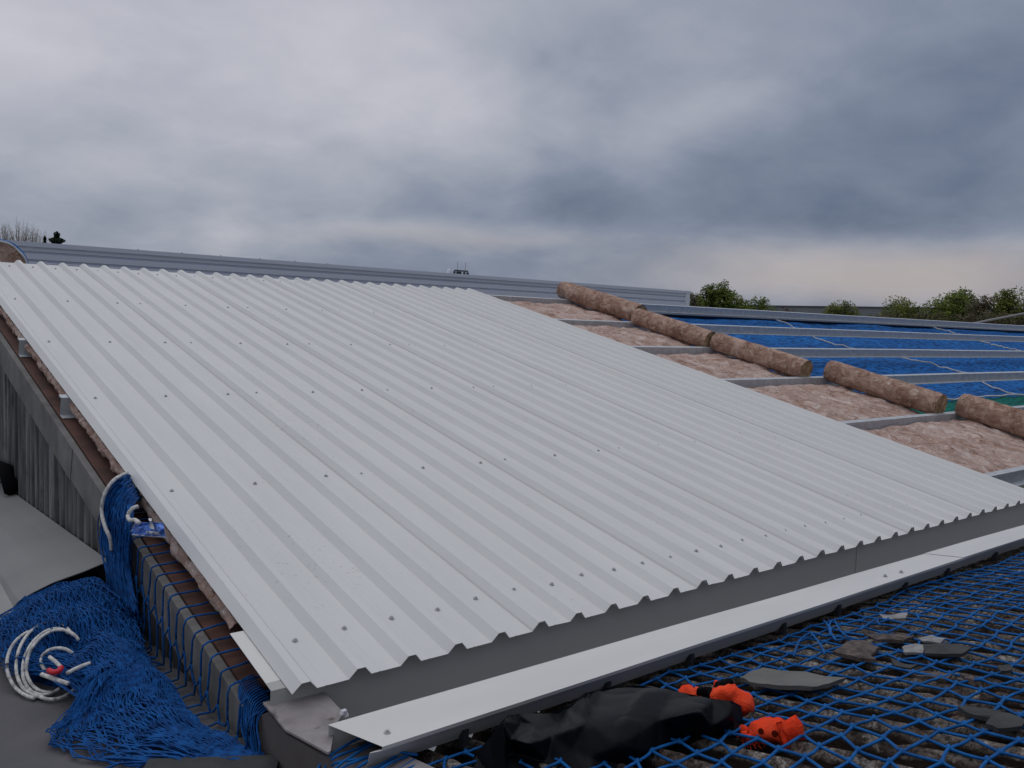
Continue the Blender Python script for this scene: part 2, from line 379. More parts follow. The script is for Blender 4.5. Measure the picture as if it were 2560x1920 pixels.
# eave fascia and gutter sole
f0 = empty('eave_fascia', (3, .03, -.3), 'dark grey metal fascia strip below the scalloped ends of the white roof sheets', 'fascia')
mb = MB(); mb.prism([(-.14, .03, .006), (-.14, .03, -.052), (.05, .03, -.052), (.05, .03, -.30), (3.42, .03, -.30), (3.42, .03, .006)], (0, .003, 0)); mb.build('fascia_panel', M_fascia, f0)
mb = MB(); mb.prism([(3.40, .0262, .004), (3.40, .0262, -.30), (12.5, .0262, -.30), (12.5, .0262, .004)], (0, .003, 0)); mb.build('fascia_panel', M_fascia, f0)
mb = MB(); mb.prism([(-.135, .033, .004), (12.5, .033, .004), (12.5, .16, .030), (-.135, .16, .030)], (0, 0, -.002)); mb.build('top_flange', M_fascia, f0)
gt = tag((lambda m_: (m_.prism([(.06, .03, -.30), (12.5, .03, -.30), (12.5, -.29, -.30), (.06, -.29, -.30)], (0, 0, -.02)), m_.build('valley_gutter', M_galv))[1])(MB()), 'deep shaded metal gutter between the dark fascia and the white flashing', 'gutter')

# stained flashing slab at the gutter end
mb = MB()
for q_ in ([(.045, .06, -.045), (.045, .02, -.05), (-.153, .02, -.05), (-.153, .06, -.045)], [(.045, .02, -.05), (.045, -.11, -.067), (-.153, -.11, -.067), (-.153, .02, -.05)],
           [(.045, -.11, -.067), (-.03, -.20, -.052), (-.153, -.20, -.052), (-.153, -.11, -.067)], [(-.03, -.20, -.052), (-.145, -.388, -.022), (-.153, -.388, -.022), (-.153, -.20, -.052)]):
    mb.prism(q_, (0, 0, .007))
tag(mb.build('lead_flashing', M_slab), 'stained pinkish grey flashing at the open end of the gutter', 'flashing')
mb = MB(); mb.prism([(-.141, -.26, -.088), (-.141, -.39, -.088), (-.153, -.39, -.088), (-.153, -3.6, .452), (.08, -3.6, .452), (.08, -.39, -.088), (.08, -.26, -.088)], (0, 0, .006)); tag(mb.build('verge_capping', M_slab), 'pinkish grey verge capping under the net at the end of the white flashing', 'capping')
mb = MB(); mb.tube([onp(855, 1787, (0, 0, 1), -.04) + Vector((i * .004, .002 * (i % 2), .012 * math.sin(i))) for i in range(5)], .008, 6)
tag(mb.build('sealant_lump', M_white), 'small white lump of sealant beside the end of the white flashing', 'sealant')

# ------------------------------------------------------------------ new roof sheets
RB, CW, RH = .085, .030, .032; SW = (RB - CW) / 2
def rib(n): x = .2 * n; return [(x - RB, 0), (x - RB + SW, RH), (x - SW, RH), (x, 0)]
def screw_mesh():
    m_ = MB()
    m_.tube([(0, 0, 0), (0, 0, .0025)], .0105, 10); m_.tube([(0, 0, .0025), (0, 0, .009)], .0055, 6)
    me = D.meshes.new('screw'); me.from_pydata(m_.v, [], m_.f); me.materials.append(M_screw); return me
SCREW = screw_mesh()
def put_screw(parent, p, n_rot):
    s = D.objects.new('screw', SCREW); COL.objects.link(s); s.parent = parent
    s.location = Vector(p) - Vector(parent.location); s.rotation_euler = n_rot; return s
SY = [.275, 1.65, 3.12, 4.46, 5.86, 7.42]
where = ['leftmost white roof sheet, along the open verge above the blue net', 'second white roof sheet from the left verge', 'third white roof sheet from the left verge',
         'white roof sheet fourth from the left verge and third from the brown insulation', 'white roof sheet next but one to the brown insulation', 'last white roof sheet on the right, its edge over the brown insulation']
for k in range(6):
    prof = []
    if k == 0: prof += [(-RB - .002, 0)] + rib(0)[1:]
    else: prof += [(k - RB + SW * .16, RH * .16)] + rib(5 * k)[1:]
    for n in range(5 * k + 1, 5 * k + 5): prof += rib(n)
    last = rib(5 * k + 5)
    prof += last if k == 5 else last[:3]
    lift = .0035 if k % 1 == 0 and k else 0
    pts = []
    for (x, h) in prof: pts.append((x, h))
    # pan centre points so a faint swage can be pressed in
    q = []
    for a, b in zip(pts, pts[1:]):
        q.append(a)
        if a[1] == 0 and b[1] == 0 and b[0] - a[0] > .08:
            for t, dh in ((.22, .0), (.28, .0012), (.34, .0)): q.append((a[0] + (b[0] - a[0]) * t, dh))
    q.append(pts[-1]); pts = q
    m_ = MB(); NS = 30
    for j in range(NS + 1):
        s = -.012 + (SL + .012) * j / NS
        for i, (x, h) in enumerate(pts):
            l = lift * (1 if x < k + .03 else max(0, 1 - (x - k - .03) / .1))
            w = .0014 * nz(x * 3, s * .9, k)
            m_.v.append(tuple(RP(x, s, h + l + w)))
    K = len(pts)
    for j in range(NS):
        for i in range(K - 1): m_.f.append((j * K + i, j * K + i + 1, (j + 1) * K + i + 1, (j + 1) * K + i))
    root = empty('roof_sheet', RP(k + .5, 0, 0), where[k], 'roof sheet', 'white roof sheets laid side by side up the slope')
    o = m_.build('metal_sheet', M_sheet, root); solid(o, .0016, -1)
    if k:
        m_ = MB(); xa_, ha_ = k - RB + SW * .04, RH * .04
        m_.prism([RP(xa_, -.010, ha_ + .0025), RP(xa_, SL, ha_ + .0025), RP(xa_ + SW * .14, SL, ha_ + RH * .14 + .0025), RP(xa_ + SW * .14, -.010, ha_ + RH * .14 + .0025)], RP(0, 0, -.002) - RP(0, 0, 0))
        m_.build('lap_shade', M_lap, root)  # added strip, the shadow gap of the lap put into its colour
    for r_, s in enumerate(SY):
        for c in range(5):
            if r_ in (0, 5) or c in (0, 2, 4):
                put_screw(root, RP(.2 * (5 * k + c) + .050 + random.uniform(-.006, .006), s + random.uniform(-.012, .012), .0012), (P, 0, random.random()))
# small verge flashing piece below the first sheet
mb = MB()
mb.prism([RP(-.136, .034, -.004), RP(-.136, .40, -.004), RP(-.03, .40, -.004), RP(-.03, .034, -.004)], RP(0, 0, -.0015) - RP(0, 0, 0))
tag(mb.build('verge_flashing', M_cap), 'short white folded flashing poking out under the bottom left corner of the roof', 'flashing')

# ------------------------------------------------------------------ purlins
PY = [.42, 1.72, 3.09, 4.42, 5.76, 7.20]
plab = ['lowest grey steel purlin, just above the eaves', 'second grey steel purlin up from the eaves, beside the green net', 'third grey steel purlin up from the eaves', 'fourth grey steel purlin up from the eaves',
        'grey steel purlin next below the ridge one', 'topmost grey steel purlin, along the ridge']
for k, y in enumerate(PY):
    s = y / cp; m_ = MB(); x0, x1 = [-.03, -.150, -.128, -.128, -.128, -.128][k], [13, 15, 24, 30, 36, 40][k]
    D_ = .102; t = .004
    segs = [(s, s + t, -.012 - D_, -.012), (s, s + .062, -.012, -.008), (s + .058, s + .062, -.028, -.012), (s - .06, s + t, -.016 - D_, -.012 - D_)]
    nb = 24
    for s0, s1, h0, h1 in segs:
        for j in range(nb):
            xa = x0 + (x1 - x0) * j / nb; xb = x0 + (x1 - x0) * (j + 1) / nb
            wa, wb = [.010 * nz(xx * .45, k * 3.1) if xx > 1 else 0 for xx in (xa, xb)]
            n = len(m_.v)
            m_.v += [tuple(RP(xa, s0 + wa, h0)), tuple(RP(xa, s1 + wa, h0)), tuple(RP(xa, s1 + wa, h1)), tuple(RP(xa, s0 + wa, h1)),
                     tuple(RP(xb, s0 + wb, h0)), tuple(RP(xb, s1 + wb, h0)), tuple(RP(xb, s1 + wb, h1)), tuple(RP(xb, s0 + wb, h1))]
            q = ((0, 4, 7, 3), (1, 2, 6, 5), (3, 7, 6, 2), (0, 1, 5, 4))
            if j == 0: q += ((0, 3, 2, 1),)
            if j == nb - 1: q += ((4, 5, 6, 7),)
            m_.f += [tuple(n + i for i in f_) for f_ in q]
    root = empty('purlin', RP(x0, s, -.15), plab[k], 'purlin', 'galvanised purlins running along the roof')
    m_.build('z_section', M_galv, root)
    for xs in ([9.6, 18] if k > 1 else [9.9]):
        m_ = MB(); m_.prism([RP(xs, s - .005, -.012 - D_), RP(xs, s - .005, -.02), RP(xs + .5, s - .005, -.02), RP(xs + .5, s - .005, -.012 - D_)], RP(0, .004, 0) - RP(0, 0, 0))
        m_.build('joint_sleeve', M_galv, root)

# ------------------------------------------------------------------ insulation quilts with their rolls
qlab = ['brown insulation quilt in the lowest bay, its roll cut by the photo edge', 'brown insulation quilt in the second bay up, roll lying against the green net',
        'brown insulation quilt in the middle bay between second and fourth purlin pair', 'brown insulation quilt in the bay second from the ridge', 'brown insulation quilt in the top bay under the ridge']
qlab[2] = 'brown insulation quilt of the middle bay, third bay up from the eaves'
rx = [8.50, 8.12, 7.70, 7.62, 7.80]
for k in range(5):
    s0, s1 = PY[k] / cp + .068, PY[k + 1] / cp - .004
    xe = rx[k]
    root = empty('insulation_quilt', RP(xe, (s0 + s1) / 2, -.12), qlab[k], 'insulation', 'brown insulation quilts laid between the purlins')
    m_ = MB()
    def top(u, v, k=k, s0=s0, s1=s1, xe=xe):
        x = -.068 + (xe + .07) * u; s = s0 + (s1 - s0) * v
        e = min(v, 1 - v) * (s1 - s0)
        x += .02 * nz(s * 9, k * 5.) if u < .01 else 0
        h = -.062 + .035 * nz(x * 1.6, s * 2.2, k) + .022 * nz(x * 6, s * 6, k) + .012 * nz(x * 17, s * 17, k)
        h -= .04 * math.exp(-e * 12)
        if 0 <= x < 5.95: h = min(h, -.045)
        if x > 6.0: h += .012
        if x < 0.1: h = -.030 + .018 * nz(s * 8, k) + .010 * nz(s * 25, k)
        return RP(x, s, h)
    m_.grid(420, 60, top)
    # hanging edge at the verge
    def edge(u, v, k=k, s0=s0, s1=s1):
        s = s0 + (s1 - s0) * u; t = top(0, u)
        dep = .055 + .03 * nz(s * 3, k * 2.) + .012 * nz(s * 14, k)
        p = t + RP(0, 0, -dep * v) - RP(0, 0, 0)
        p.x += -.018 * math.sin(v * 3.1) + .012 * nz(s * 18, v * 5, k)
        return p
    m_.grid(120, 7, edge)
    m_.build('unrolled_strip', M_wool, root, True)
    # the roll, axis up the slope
    L0, L1 = s0 - .02, s1 + .02; R_ = [.140, .132, .127, .127, .127][k]; m_ = MB()
    rot = [.02, .015, -.01, .02, -.015][k]
    if k == 4: L0 += .06; L1 += .26; R_ = .145
    cx = xe; hc = -.055 + R_
    def rollp(u, v, k=k):
        a = 2 * math.pi * u; s = L0 + (L1 - L0) * v
        r = R_ * (1 + .05 * nz(math.cos(a) * 1.6, math.sin(a) * 1.6 + k * 7, s * 2.2) + .05 * nz(math.cos(a) * 4, math.sin(a) * 4, s * 7 + k)) * (1 - .05 * (v < .02) - .05 * (v > .98))
        r += .006 * nz(a * 5, s * 22, k)
        return RP(cx + r * math.cos(a) + (s - L0) * rot, s, hc + r * .96 * math.sin(a))
    m_.grid(49, 64, rollp)
    roll = m_.build('roll', M_roll, root, True)
    # fuzzy loose fibres
    m_ = MB()
    for i in range(420):
        p = Vector(rollp(random.random(), random.random())); c = RP(cx, 0, hc); d = Vector((p.x - cx - .0, 0, 0)); 
        q_ = p + Vector((random.gauss(0, .014), random.gauss(0, .014), abs(random.gauss(0, .012))))
        n = len(m_.v); w = Vector((.0012, .0012, 0)); m_.v += [tuple(p - w), tuple(p + w), tuple(q_)]; m_.f.append((n, n + 1, n + 2))
    m_.build('loose_fibres', M_roll, root)
    m_ = MB(); n = 0
    for rr in range(9):      # spiral looking end, slightly dished
        for i in range(48):
            a = 2 * math.pi * i / 48; r = R_ * .985 * (rr / 8)
            m_.v.append(tuple(RP(cx + r * math.cos(a), L0 - .002 + .008 * (rr % 2) + .01 * nz(a * 2, rr, k), hc + r * .96 * math.sin(a))))
    for rr in range(8):
        for i in range(48):
            j = (i + 1) % 48; m_.f.append((rr * 48 + i, rr * 48 + j, (rr + 1) * 48 + j, (rr + 1) * 48 + i))
    m_.build('roll_end', M_core, roll, True).location = -roll.location if False else (0, 0, 0)
    ob = COL.objects.get('roll_end')
for o in D.objects:
    if o.name.startswith('roll_end'): o.location = -o.parent.parent.location - o.parent.location

# wrapped roll beyond the ridge
cr = onp(-6, 668, (0, 1, 0), 7.78); Rr = .292
root = empty('insulation_roll', cr - Vector((0, -.6, Rr)), 'fat brown insulation roll in white and blue wrapping behind the left end of the ridge', 'insulation')
for nm, m1, ra, rb, off in (('blue_film', M_film, Rr, Rr - .012, -.0), ('white_film', M_white, Rr - .014, Rr - .034, -.012)):
    m_ = MB(); K = 56
    for j, (yy, r) in enumerate(((off, rb), (off, ra), (1.25, ra), (1.25, rb))):
        for i in range(K):
            a = 2 * math.pi * i / K; q = r + (.008 * nz(a * 2, j) if nm[0] == 'w' else .010 * nz(a * 1.5 + 3, 2))
            m_.v.append((cr.x + q * math.cos(a), cr.y + yy + .02 * nz(a * 3, 1), cr.z + q * math.sin(a)))
    for j in range(4):
        for i in range(K): m_.f.append((j * K + i, ((j + 1) % 4) * K + i, ((j + 1) % 4) * K + (i + 1) % K, j * K + (i + 1) % K))
    m_.build(nm, m1, root, True)
m_ = MB()
for rr in range(10):
    for i in range(56):
        a = 2 * math.pi * i / 56; r = (Rr - .034) * rr / 9
        m_.v.append((cr.x + r * math.cos(a), cr.y - .004 + .02 * nz(a + rr, rr * .6), cr.z + r * math.sin(a)))
for rr in range(9):
    for i in range(56): j = (i + 1) % 56; m_.f.append((rr * 56 + i, rr * 56 + j, (rr + 1) * 56 + j, (rr + 1) * 56 + i))
m_.build('wool_core', M_roll, root, True)

# ------------------------------------------------------------------ nets below the open purlins
def surf(x, s): return RP(x, s, -.30 - .05 * math.sin(s * 2.3) + .04 * nz(x * .5, s * .9) + .015 * nz(x * 2.5, s * 3))
sg = 2.18 / cp
root = empty('safety_net', RP(20, 4, -.35), 'blue safety net slung under the bare purlins on the right', 'safety net')
m_ = MB(); m_.grid(260, 60, lambda u, v: surf(6.3 + 34 * u ** 1.3, 1.9 + (7.75 - 1.9) * v)); m_.build('netting', M_net, root, True)
def rope_pts(pxs, wob=.02, h=-.27, n=110):
    P_ = [rpx(*p, h) for p in pxs]; out_ = []
    for i in range(n):
        t = i / (n - 1) * (len(P_) - 1); j = min(int(t), len(P_) - 2); p = P_[j].lerp(P_[j + 1], t - j)
        s = p.y / cp
        q = surf(p.x, max(1.9, s)) + Vector((wob * nz(i * .5, 3), 0, .020 + .035 * nz(i * .27, 8)))
        out_.append(q)
    return out_
m_ = MB(); m_.tube(rope_pts([(1905, 795), (2060, 845), (2195, 882), (2290, 905), (2430, 938), (2560, 985)]), .013, 5); m_.build('border_rope', M_rope, root)
m_ = MB(); m_.tube(rope_pts([(2300, 816), (2390, 837), (2480, 856), (2560, 874)]), .017, 5); m_.build('border_rope', M_rope, root)
root = empty('green_net', RP(11, 1.6, -.35), 'green netting with a scalloped pale rope edge between the two lowest rolls', 'netting')
gl, gr = rpx(2330, 1003, -.20), rpx(2640, 985, -.20)
def gs(u, v):
    t = gl.lerp(gr, u * 1.5 - .2); b = RP(t.x - 1.0, 1.35, -.24); p = t.lerp(b, v)
    p.z += .02 * nz(p.x * 3, p.y * 4) - .03 * math.sin(v * 3.14)
    return p
m_ = MB(); m_.grid(60, 20, gs); m_.build('netting', M_green, root, True)
m_ = MB(); m_.tube([Vector(gs(i / 80, 0)) + Vector((0, 0, .012 + .022 * abs(math.sin(i * .33)))) for i in range(81)], .012, 5); m_.build('border_rope', M_rope, root)

# ------------------------------------------------------------------ white cap flashing along the old roof
ZC = .0
def capz(x): return ZC - .006 * max(0, x) * 0
def cap_piece(xa, xb, za, name_label, taper, screws):
    root = empty('cap_flashing', ((xa + xb) / 2, -.4, -.09), name_label, 'flashing', 'white cap flashings along the gutter')
    m_ = MB()
    yb = lambda x: -.272 - .012 * max(0, x)
    yf = lambda x: -.478
    ns = 26
    def ring(x, first):
        dxf = 0
        zb = za + .003 * nz(x * 1.1, 2) 
        return [(x, yb(x), zb - .092), (x, yb(x), zb), (x + (taper if first else 0), yf(x) + .003 * nz(x * 1.3, 7), zb + .001), (x + (taper if first else 0), yf(x) + .003, zb - .010), (x + (taper * .5 if first else 0), yf(x) + .016, zb - .013), (x + (taper * .75 if first else 0), yf(x) + .062, zb - .086)]
    for i in range(ns + 1):
        x = xa + (xb - xa) * i / ns; m_.v += ring(x, i == 0)
    for i in range(ns):
        for j in range(5): a = i * 6 + j; m_.f.append((a, a + 1, a + 7, a + 6))
    o = m_.build('folded_sheet', M_cap, root); solid(o, .0016, 1)
    for px in screws: 
        p = onp(*px, (0, 0, 1), za + .002); put_screw(root, p, (0, 0, .4))
    return root
c1 = cap_piece(-.092, 3.62, ZC, 'near white cap flashing with an open boxed end, beside the black plastic', .062, [(968, 1832)])
c2 = cap_piece(3.50, 9.5, ZC + .003, 'far white cap flashing beyond the lap joint, running out of the photo', .10, [(2213, 1440), (2253, 1430)])
for px in [(1167, 1822), (1525, 1703), (1733, 1636), (1965, 1557), (2103, 1509), (2270, 1458), (2375, 1424), (2495, 1386)]:
    p = onp(*px, (0, 1, 0), -.45); m_ = MB()
    m_.box((p.x - .010, -.448, -.100), (p.x + .010, -.424, -.050)); m_.box((p.x - .012, -.462, -.108), (p.x + .012, -.424, -.0995))
    m_.build('bracket', M_clip, c1 if p.x < 3.6 else c2)

# ------------------------------------------------------------------ old corrugated roof
def oldh(x, y):
    return .031 * math.sin(2 * math.pi * x / .146) + .006 * nz(x * 9, y * 7) + .005 * nz(x * 30, y * 30) - (.012 if (y * 1.0 + 50) % 1.35 < .02 else 0)
m_ = MB()
m_.grid(1500, 90, lambda u, v: OR(-.14 + 13 * u ** 1.25, -.285 - 3.415 * v, oldh(-.14 + 13 * u ** 1.25, -.285 - 3.415 * v)))
o_ = m_.build('old_roof', M_asb, None, True)
tag(o_, 'old mossy corrugated fibre cement roof under the blue netting', 'roof')
m_ = MB(); m_.box((-.05, -3.7, -6.4), (12.8, -.47, -.20)); 
tag(m_.build('old_building', M_brown), 'brown walled old building below the mossy corrugated roof', 'building')

# net over it
def netz(x, y):
    return max(oldh(x, y), oldh(x - .03, y) * .9, oldh(x + .03, y) * .9) * .10 + .034 + .012 * nz(x * 2.0, y * 2.0, 4)
GX, GY = .094, .091
def node(i, j):
    x = -.13 + GX * i - .026 * j; y = -.50 - GY * j
    x += .030 * nz(i * .4, j * .4, 1) + .018 * nz(i * 1.7, j * 1.7, 2) + .05 * nz(i * .12, j * .12, 5)
    y += .030 * nz(i * .4, j * .4, 11) + .016 * nz(i * 1.7, j * 1.7, 12) + .07 * nz(i * .10, j * .10, 15) + .012 * (i % 9)* 0
    sgn = 1 if (i + j) % 2 else -1
    return x + sgn * .007, y - sgn * .004
NJ, NI = 25, 128
m_ = MB()
def strand(i0, j0, i1, j1, k):
    a, b = node(i0, j0), node(i1, j1); pts = []
    bx, by = .011 * nz(i0 * 3.1, j0 * 2.7, k), .011 * nz(i0 * 2.3, j0 * 3.9, k + 9)
    for t in (0, .08, .25, .5, .75, .92, 1):
        w = math.sin(math.pi * t); x = a[0] + (b[0] - a[0]) * t + bx * w; y = a[1] + (b[1] - a[1]) * t + by * w
        h = netz(x, y) + .004
        if x < -.16: x2 = x; x = -.165 - (-.16 - x) * .12; h -= (-.16 - x2) * 1.0
        pts.append(OR(x, y, h))
    m_.tube(pts, .0048, 5)
for j in range(NJ):
    for i in range(NI):
        if i < NI - 1: strand(i, j, i + 1, j, 1)
        if j < NJ - 1: strand(i, j, i, j + 1, 2)
        x, y = node(i, j)
        if x < -.17: continue
        p = OR(x, y, netz(x, y) + .004)
        m_.tube([p - Vector((.008, .006, 0)), p + Vector((.008, .006, .002))], .0062, 6)
# loose loops near the gutter
def loop(pxs, r=.0042, h=.05, n=40, hh=None):
    P_ = [opx(x, y, (h if hh is None else hh[i])) for i, (x, y) in enumerate(pxs)]
    return smoothp(P_, n)
def smoothp(P_, n=40):
    out_ = []; K = len(P_) - 1
    for i in range(n + 1):
        t = i / n * K; j = min(int(t), K - 1); f_ = t - j
        p0, p1, p2, p3 = P_[max(j - 1, 0)], P_[j], P_[j + 1], P_[min(j + 2, K)]
        out_.append(.5 * ((2 * p1) + (p2 - p0) * f_ + (2 * p0 - 5 * p1 + 4 * p2 - p3) * f_ ** 2 + (-p0 + 3 * p1 - 3 * p2 + p3) * f_ ** 3))
    return out_
for pts in ([(1985, 1640), (2000, 1600), (2030, 1582), (2066, 1590), (2078, 1572), (2063, 1556), (2060, 1552), (2070, 1565), (2080, 1585), (2090, 1600), (2108, 1598)],
            [(2078, 1590), (2072, 1570), (2078, 1553), (2086, 1552), (2100, 1575), (2120, 1592), (2150, 1600)],
            [(2026, 1580), (2050, 1610), (2062, 1635)], [(2150, 1575), (2190, 1548), (2194, 1555), (2200, 1562)]):
    m_.tube(loop(pts, h=.06), .0042, 5)
for i in range(9):   # strands pulled over the verge beside the cap end
    y = -.335 - .030 * i; m_.tube(smoothp([Vector((.08 + .03 * nz(i, 1), y + .07, -.070)), Vector((-.02, y + .03 + .02 * nz(i, 4), -.052 - .012 * (i % 2))), Vector((-.135, y, -.068 + .012 * (i % 2))), Vector((-.164, y - .01 + .03 * nz(i * 2.3, 2), -.12)), Vector((-.172, y - .02 + .05 * nz(i * 1.3, 5), -.40))], 14), .0042, 5)
m_.tube(smoothp([Vector((.10, -.46, -.070)), Vector((.03, -.42, -.055)), Vector((-.05, -.40, -.060)), Vector((-.13, -.37, -.068)), Vector((-.168, -.35, -.14)), Vector((-.172, -.36, -.35))], 14), .0046, 5)
tag(m_.build('roof_net', M_cordroof, None, True), 'blue diamond mesh net spread over the mossy corrugated roof', 'safety net')

# ------------------------------------------------------------------ slates and other debris on the net
def slab_px(name, pts, th, h, m1, label, cat='slate', bend=0, group=None):
    P_ = []
    K = len(pts)
    for i in range(K):
        a, b = pts[i], pts[(i + 1) % K]
        for t in (0, .33, .66):
            x, y = a[0] + (b[0] - a[0]) * t, a[1] + (b[1] - a[1]) * t
            p = opx(x, y, h); q = p + Vector((.008 * nz(p.x * 20, p.y * 20, 2), .008 * nz(p.x * 20, p.y * 20, 6), 0)) * (1 if t else 0)
            P_.append(q)
    c = sum(P_, Vector()) / len(P_)
    m_ = MB(); n = len(P_)
    down = Vector((0, -math.sin(Q) * 0, -1))
    for ring_, f_ in ((P_, 1), (P_, .6), (P_, .25)):
        for p in ring_:
            q = c.lerp(p, f_); q = q + Vector((0, 0, .010 * nz(q.x * 15, q.y * 15, 3) + bend * (1 - f_))); m_.v.append(tuple(q))
    m_.v.append(tuple(c + Vector((0, 0, bend))))
    for p in P_: m_.v.append(tuple(c.lerp(p, .97) + down * th))
    for r_ in (0, 1):
        for i in range(n): j = (i + 1) % n; m_.f.append((r_ * n + i, r_ * n + j, (r_ + 1) * n + j, (r_ + 1) * n + i))
    for i in range(n): j = (i + 1) % n; m_.f.append((2 * n + i, 2 * n + j, 3 * n)); m_.f.append((i, 3 * n + 1 + i, 3 * n + 1 + j, j))
    m_.f.append(tuple(3 * n + 1 + i for i in range(n)))
    return tag(m_.build(name, m1, None, False, c), label, cat, group)
z5 = lambda L_: [(1700 + .4339 * x, 1200 + .4339 * y) for x, y in L_]
GRP = 'broken slates lying on the netted roof'
slab_px('slate', z5([(345, 1135), (420, 1096), (480, 1086), (600, 1098), (960, 1138), (860, 1180), (760, 1195), (560, 1188), (400, 1162)]), .012, .07, M_slate, 'long pale grey curved slate lying near the orange gloves', bend=.012, group=GRP)
slab_px('slate', z5([(880, 985), (960, 935), (1060, 920), (1150, 965), (1100, 1005), (1130, 1030), (1040, 1025)]), .016, .06, M_moss, 'broad brown mossy slate in the middle of the net', bend=.012, group=GRP)
slab_px('slate', z5([(1060, 885), (1150, 900), (1250, 885), (1350, 895), (1290, 925), (1160, 922)]), .012, .055, M_moss, 'narrow brown curled slate just above the broad mossy one', bend=.01, group=GRP)
slab_px('slate', z5([(1370, 905), (1450, 892), (1530, 915), (1500, 935), (1400, 925)]), .008, .05, M_pale, 'whitish slate chip above the dark torn slate', group=GRP)
slab_px('slate', z5([(1280, 960), (1330, 945), (1405, 950), (1400, 990), (1300, 995)]), .01, .055, M_pale, 'light grey squarish slate left of the dark torn slate', group=GRP)
slab_px('slate', z5([(1400, 950), (1500, 935), (1560, 950), (1680, 965), (1620, 1005), (1520, 1000), (1410, 995)]), .012, .06, M_dslate, 'dark torn slate right of the light grey one', bend=.008, group=GRP)
slab_px('slate', z5([(1150, 770), (1230, 775), (1310, 765), (1300, 795), (1210, 800), (1170, 795)]), .008, .05, M_pale, 'pale slate chip nearest the white flashing', group=GRP)
slab_px('slate', z5([(1215, 1030), (1290, 1050), (1370, 1060), (1330, 1078), (1240, 1070)]), .012, .05, M_dslate, 'small dark slate below the broad mossy one', group=GRP)
slab_px('slate', z5([(1300, 1085), (1450, 1100), (1570, 1115), (1540, 1150), (1400, 1130), (1320, 1110)]), .012, .045, M_moss, 'long flat brown slate under the net strands', group=GRP)
slab_px('slate', z5([(1600, 1310), (1760, 1318), (1900, 1345), (1985, 1385), (1960, 1420), (1830, 1430), (1760, 1405), (1800, 1375), (1660, 1340)]), .012, .055, M_dslate, 'large dark grey forked slate at the right edge', bend=.006, group=GRP)
slab_px('slate', z5([(1615, 1112), (1680, 1130), (1695, 1155), (1640, 1135)]), .014, .055, M_moss, 'small tilted slate fragment with a pale edge', group=GRP)
slab_px('slate', z5([(1830, 1070), (1900, 1065), (1910, 1090), (1850, 1100)]), .012, .05, M_dslate, 'small dark slate near the right edge, above the forked one', group=GRP)
rnd = random.Random(3)
m_ = MB()
for i in range(140):
    x = rnd.uniform(.3, 7); y = -.55 - 1.7 * rnd.random(); r = rnd.uniform(.004, .014)
    p = OR(x, y, oldh(x, y) + .003); a = rnd.random() * 6
    m_.prism([p + Vector((r * math.cos(a + q) * rnd.uniform(.6, 1.2), r * math.sin(a + q) * rnd.uniform(.6, 1.2), rnd.uniform(0, .006))) for q in (0, 1.4, 2.8, 4.6)], (0, 0, rnd.uniform(.003, .01)))
tag(m_.build('roof_debris', M_moss), 'crumbs of moss and slate scattered over the corrugated roof', 'debris', None, 'stuff')

# ------------------------------------------------------------------ black plastic sheet
z4 = lambda x, y: (1150 + .3617 * x, 1680 + .3617 * y)
cv = {  # control vertices: zoom coordinates, height above the old roof
 'a': (50, 660, .02), 'b': (110, 560, .05), 'c': (210, 450, .13), 'd': (290, 340, .17), 'e': (330, 300, .14), 'f': (400, 292, .10), 'g': (580, 290, .11),
 'h': (740, 245, .12), 'i': (862, 145, .19), 'j': (1000, 112, .13), 'k': (1250, 92, .13), 'l': (1480, 130, .12), 'm': (1740, 185, .13), 'n': (1880, 200, .13), 'o': (1945, 235, .09),
 'p': (1940, 390, .03), 'q': (1700, 480, .02), 'r': (1480, 450, .04), 's': (1400, 570, .02), 't': (1150, 640, .02), 'u': (900, 760, .02), 'v': (300, 800, .02), 'w': (0, 760, .02),
 'A': (355, 460, .10), 'B': (385, 560, .05), 'C': (470, 490, .12), 'D': (560, 470, .10), 'E': (420, 360, .08), 'F': (520, 365, .10), 'G': (640, 440, .09), 'H': (790, 370, .14), 'I': (880, 340, .15),
 'J': (780, 540, .07), 'K': (1100, 330, .14), 'L': (1280, 140, .15), 'M': (1380, 330, .11), 'N': (1650, 260, .15), 'O': (1750, 380, .08), 'P': (1100, 520, .09), 'Q': (900, 600, .06), 'R': (600, 620, .03), 'S': (250, 620, .04), 'T': (1880, 300, .10), 'U': (700, 300, .10)}
names = list(cv); C2 = [Vector((cv[n][0], cv[n][1])) for n in names]
from mathutils.geometry import delaunay_2d_cdt
outline = list('abcdefghijklmnopqrstuvw'); oi_ = [names.index(n) for n in outline]
ev, ee, ef, *_ = delaunay_2d_cdt(C2, [(oi_[i], oi_[(i + 1) % len(oi_)]) for i in range(len(oi_))], [], 1, 1e-4)
m_ = MB()
H = []
for p in ev:
    j = min(range(len(C2)), key=lambda k_: (C2[k_] - p).length); H.append(cv[names[j]][2])
m_.v = [tuple(opx(*z4(p.x, p.y), h)) for p, h in zip(ev, H)]; m_.f = [tuple(f_) for f_ in ef]
root = empty('plastic_sheet', opx(*z4(900, 450), 0), 'crumpled black plastic sheet lying on the net beside the white flashing', 'plastic sheet')
o = m_.build('plastic', M_bag, root, True)
ss = o.modifiers.new('s', 'SUBSURF'); ss.subdivision_type = 'SIMPLE'; ss.levels = ss.render_levels = 3
sm = o.modifiers.new('sm', 'SMOOTH'); sm.factor = .5; sm.iterations = 7
sc = o.modifiers.new('c', 'SUBSURF'); sc.levels = sc.render_levels = 2
tx = D.textures.new('crumple', 'MUSGRAVE'); tx.noise_scale = .16; tx.musgrave_type = 'RIDGED_MULTIFRACTAL'
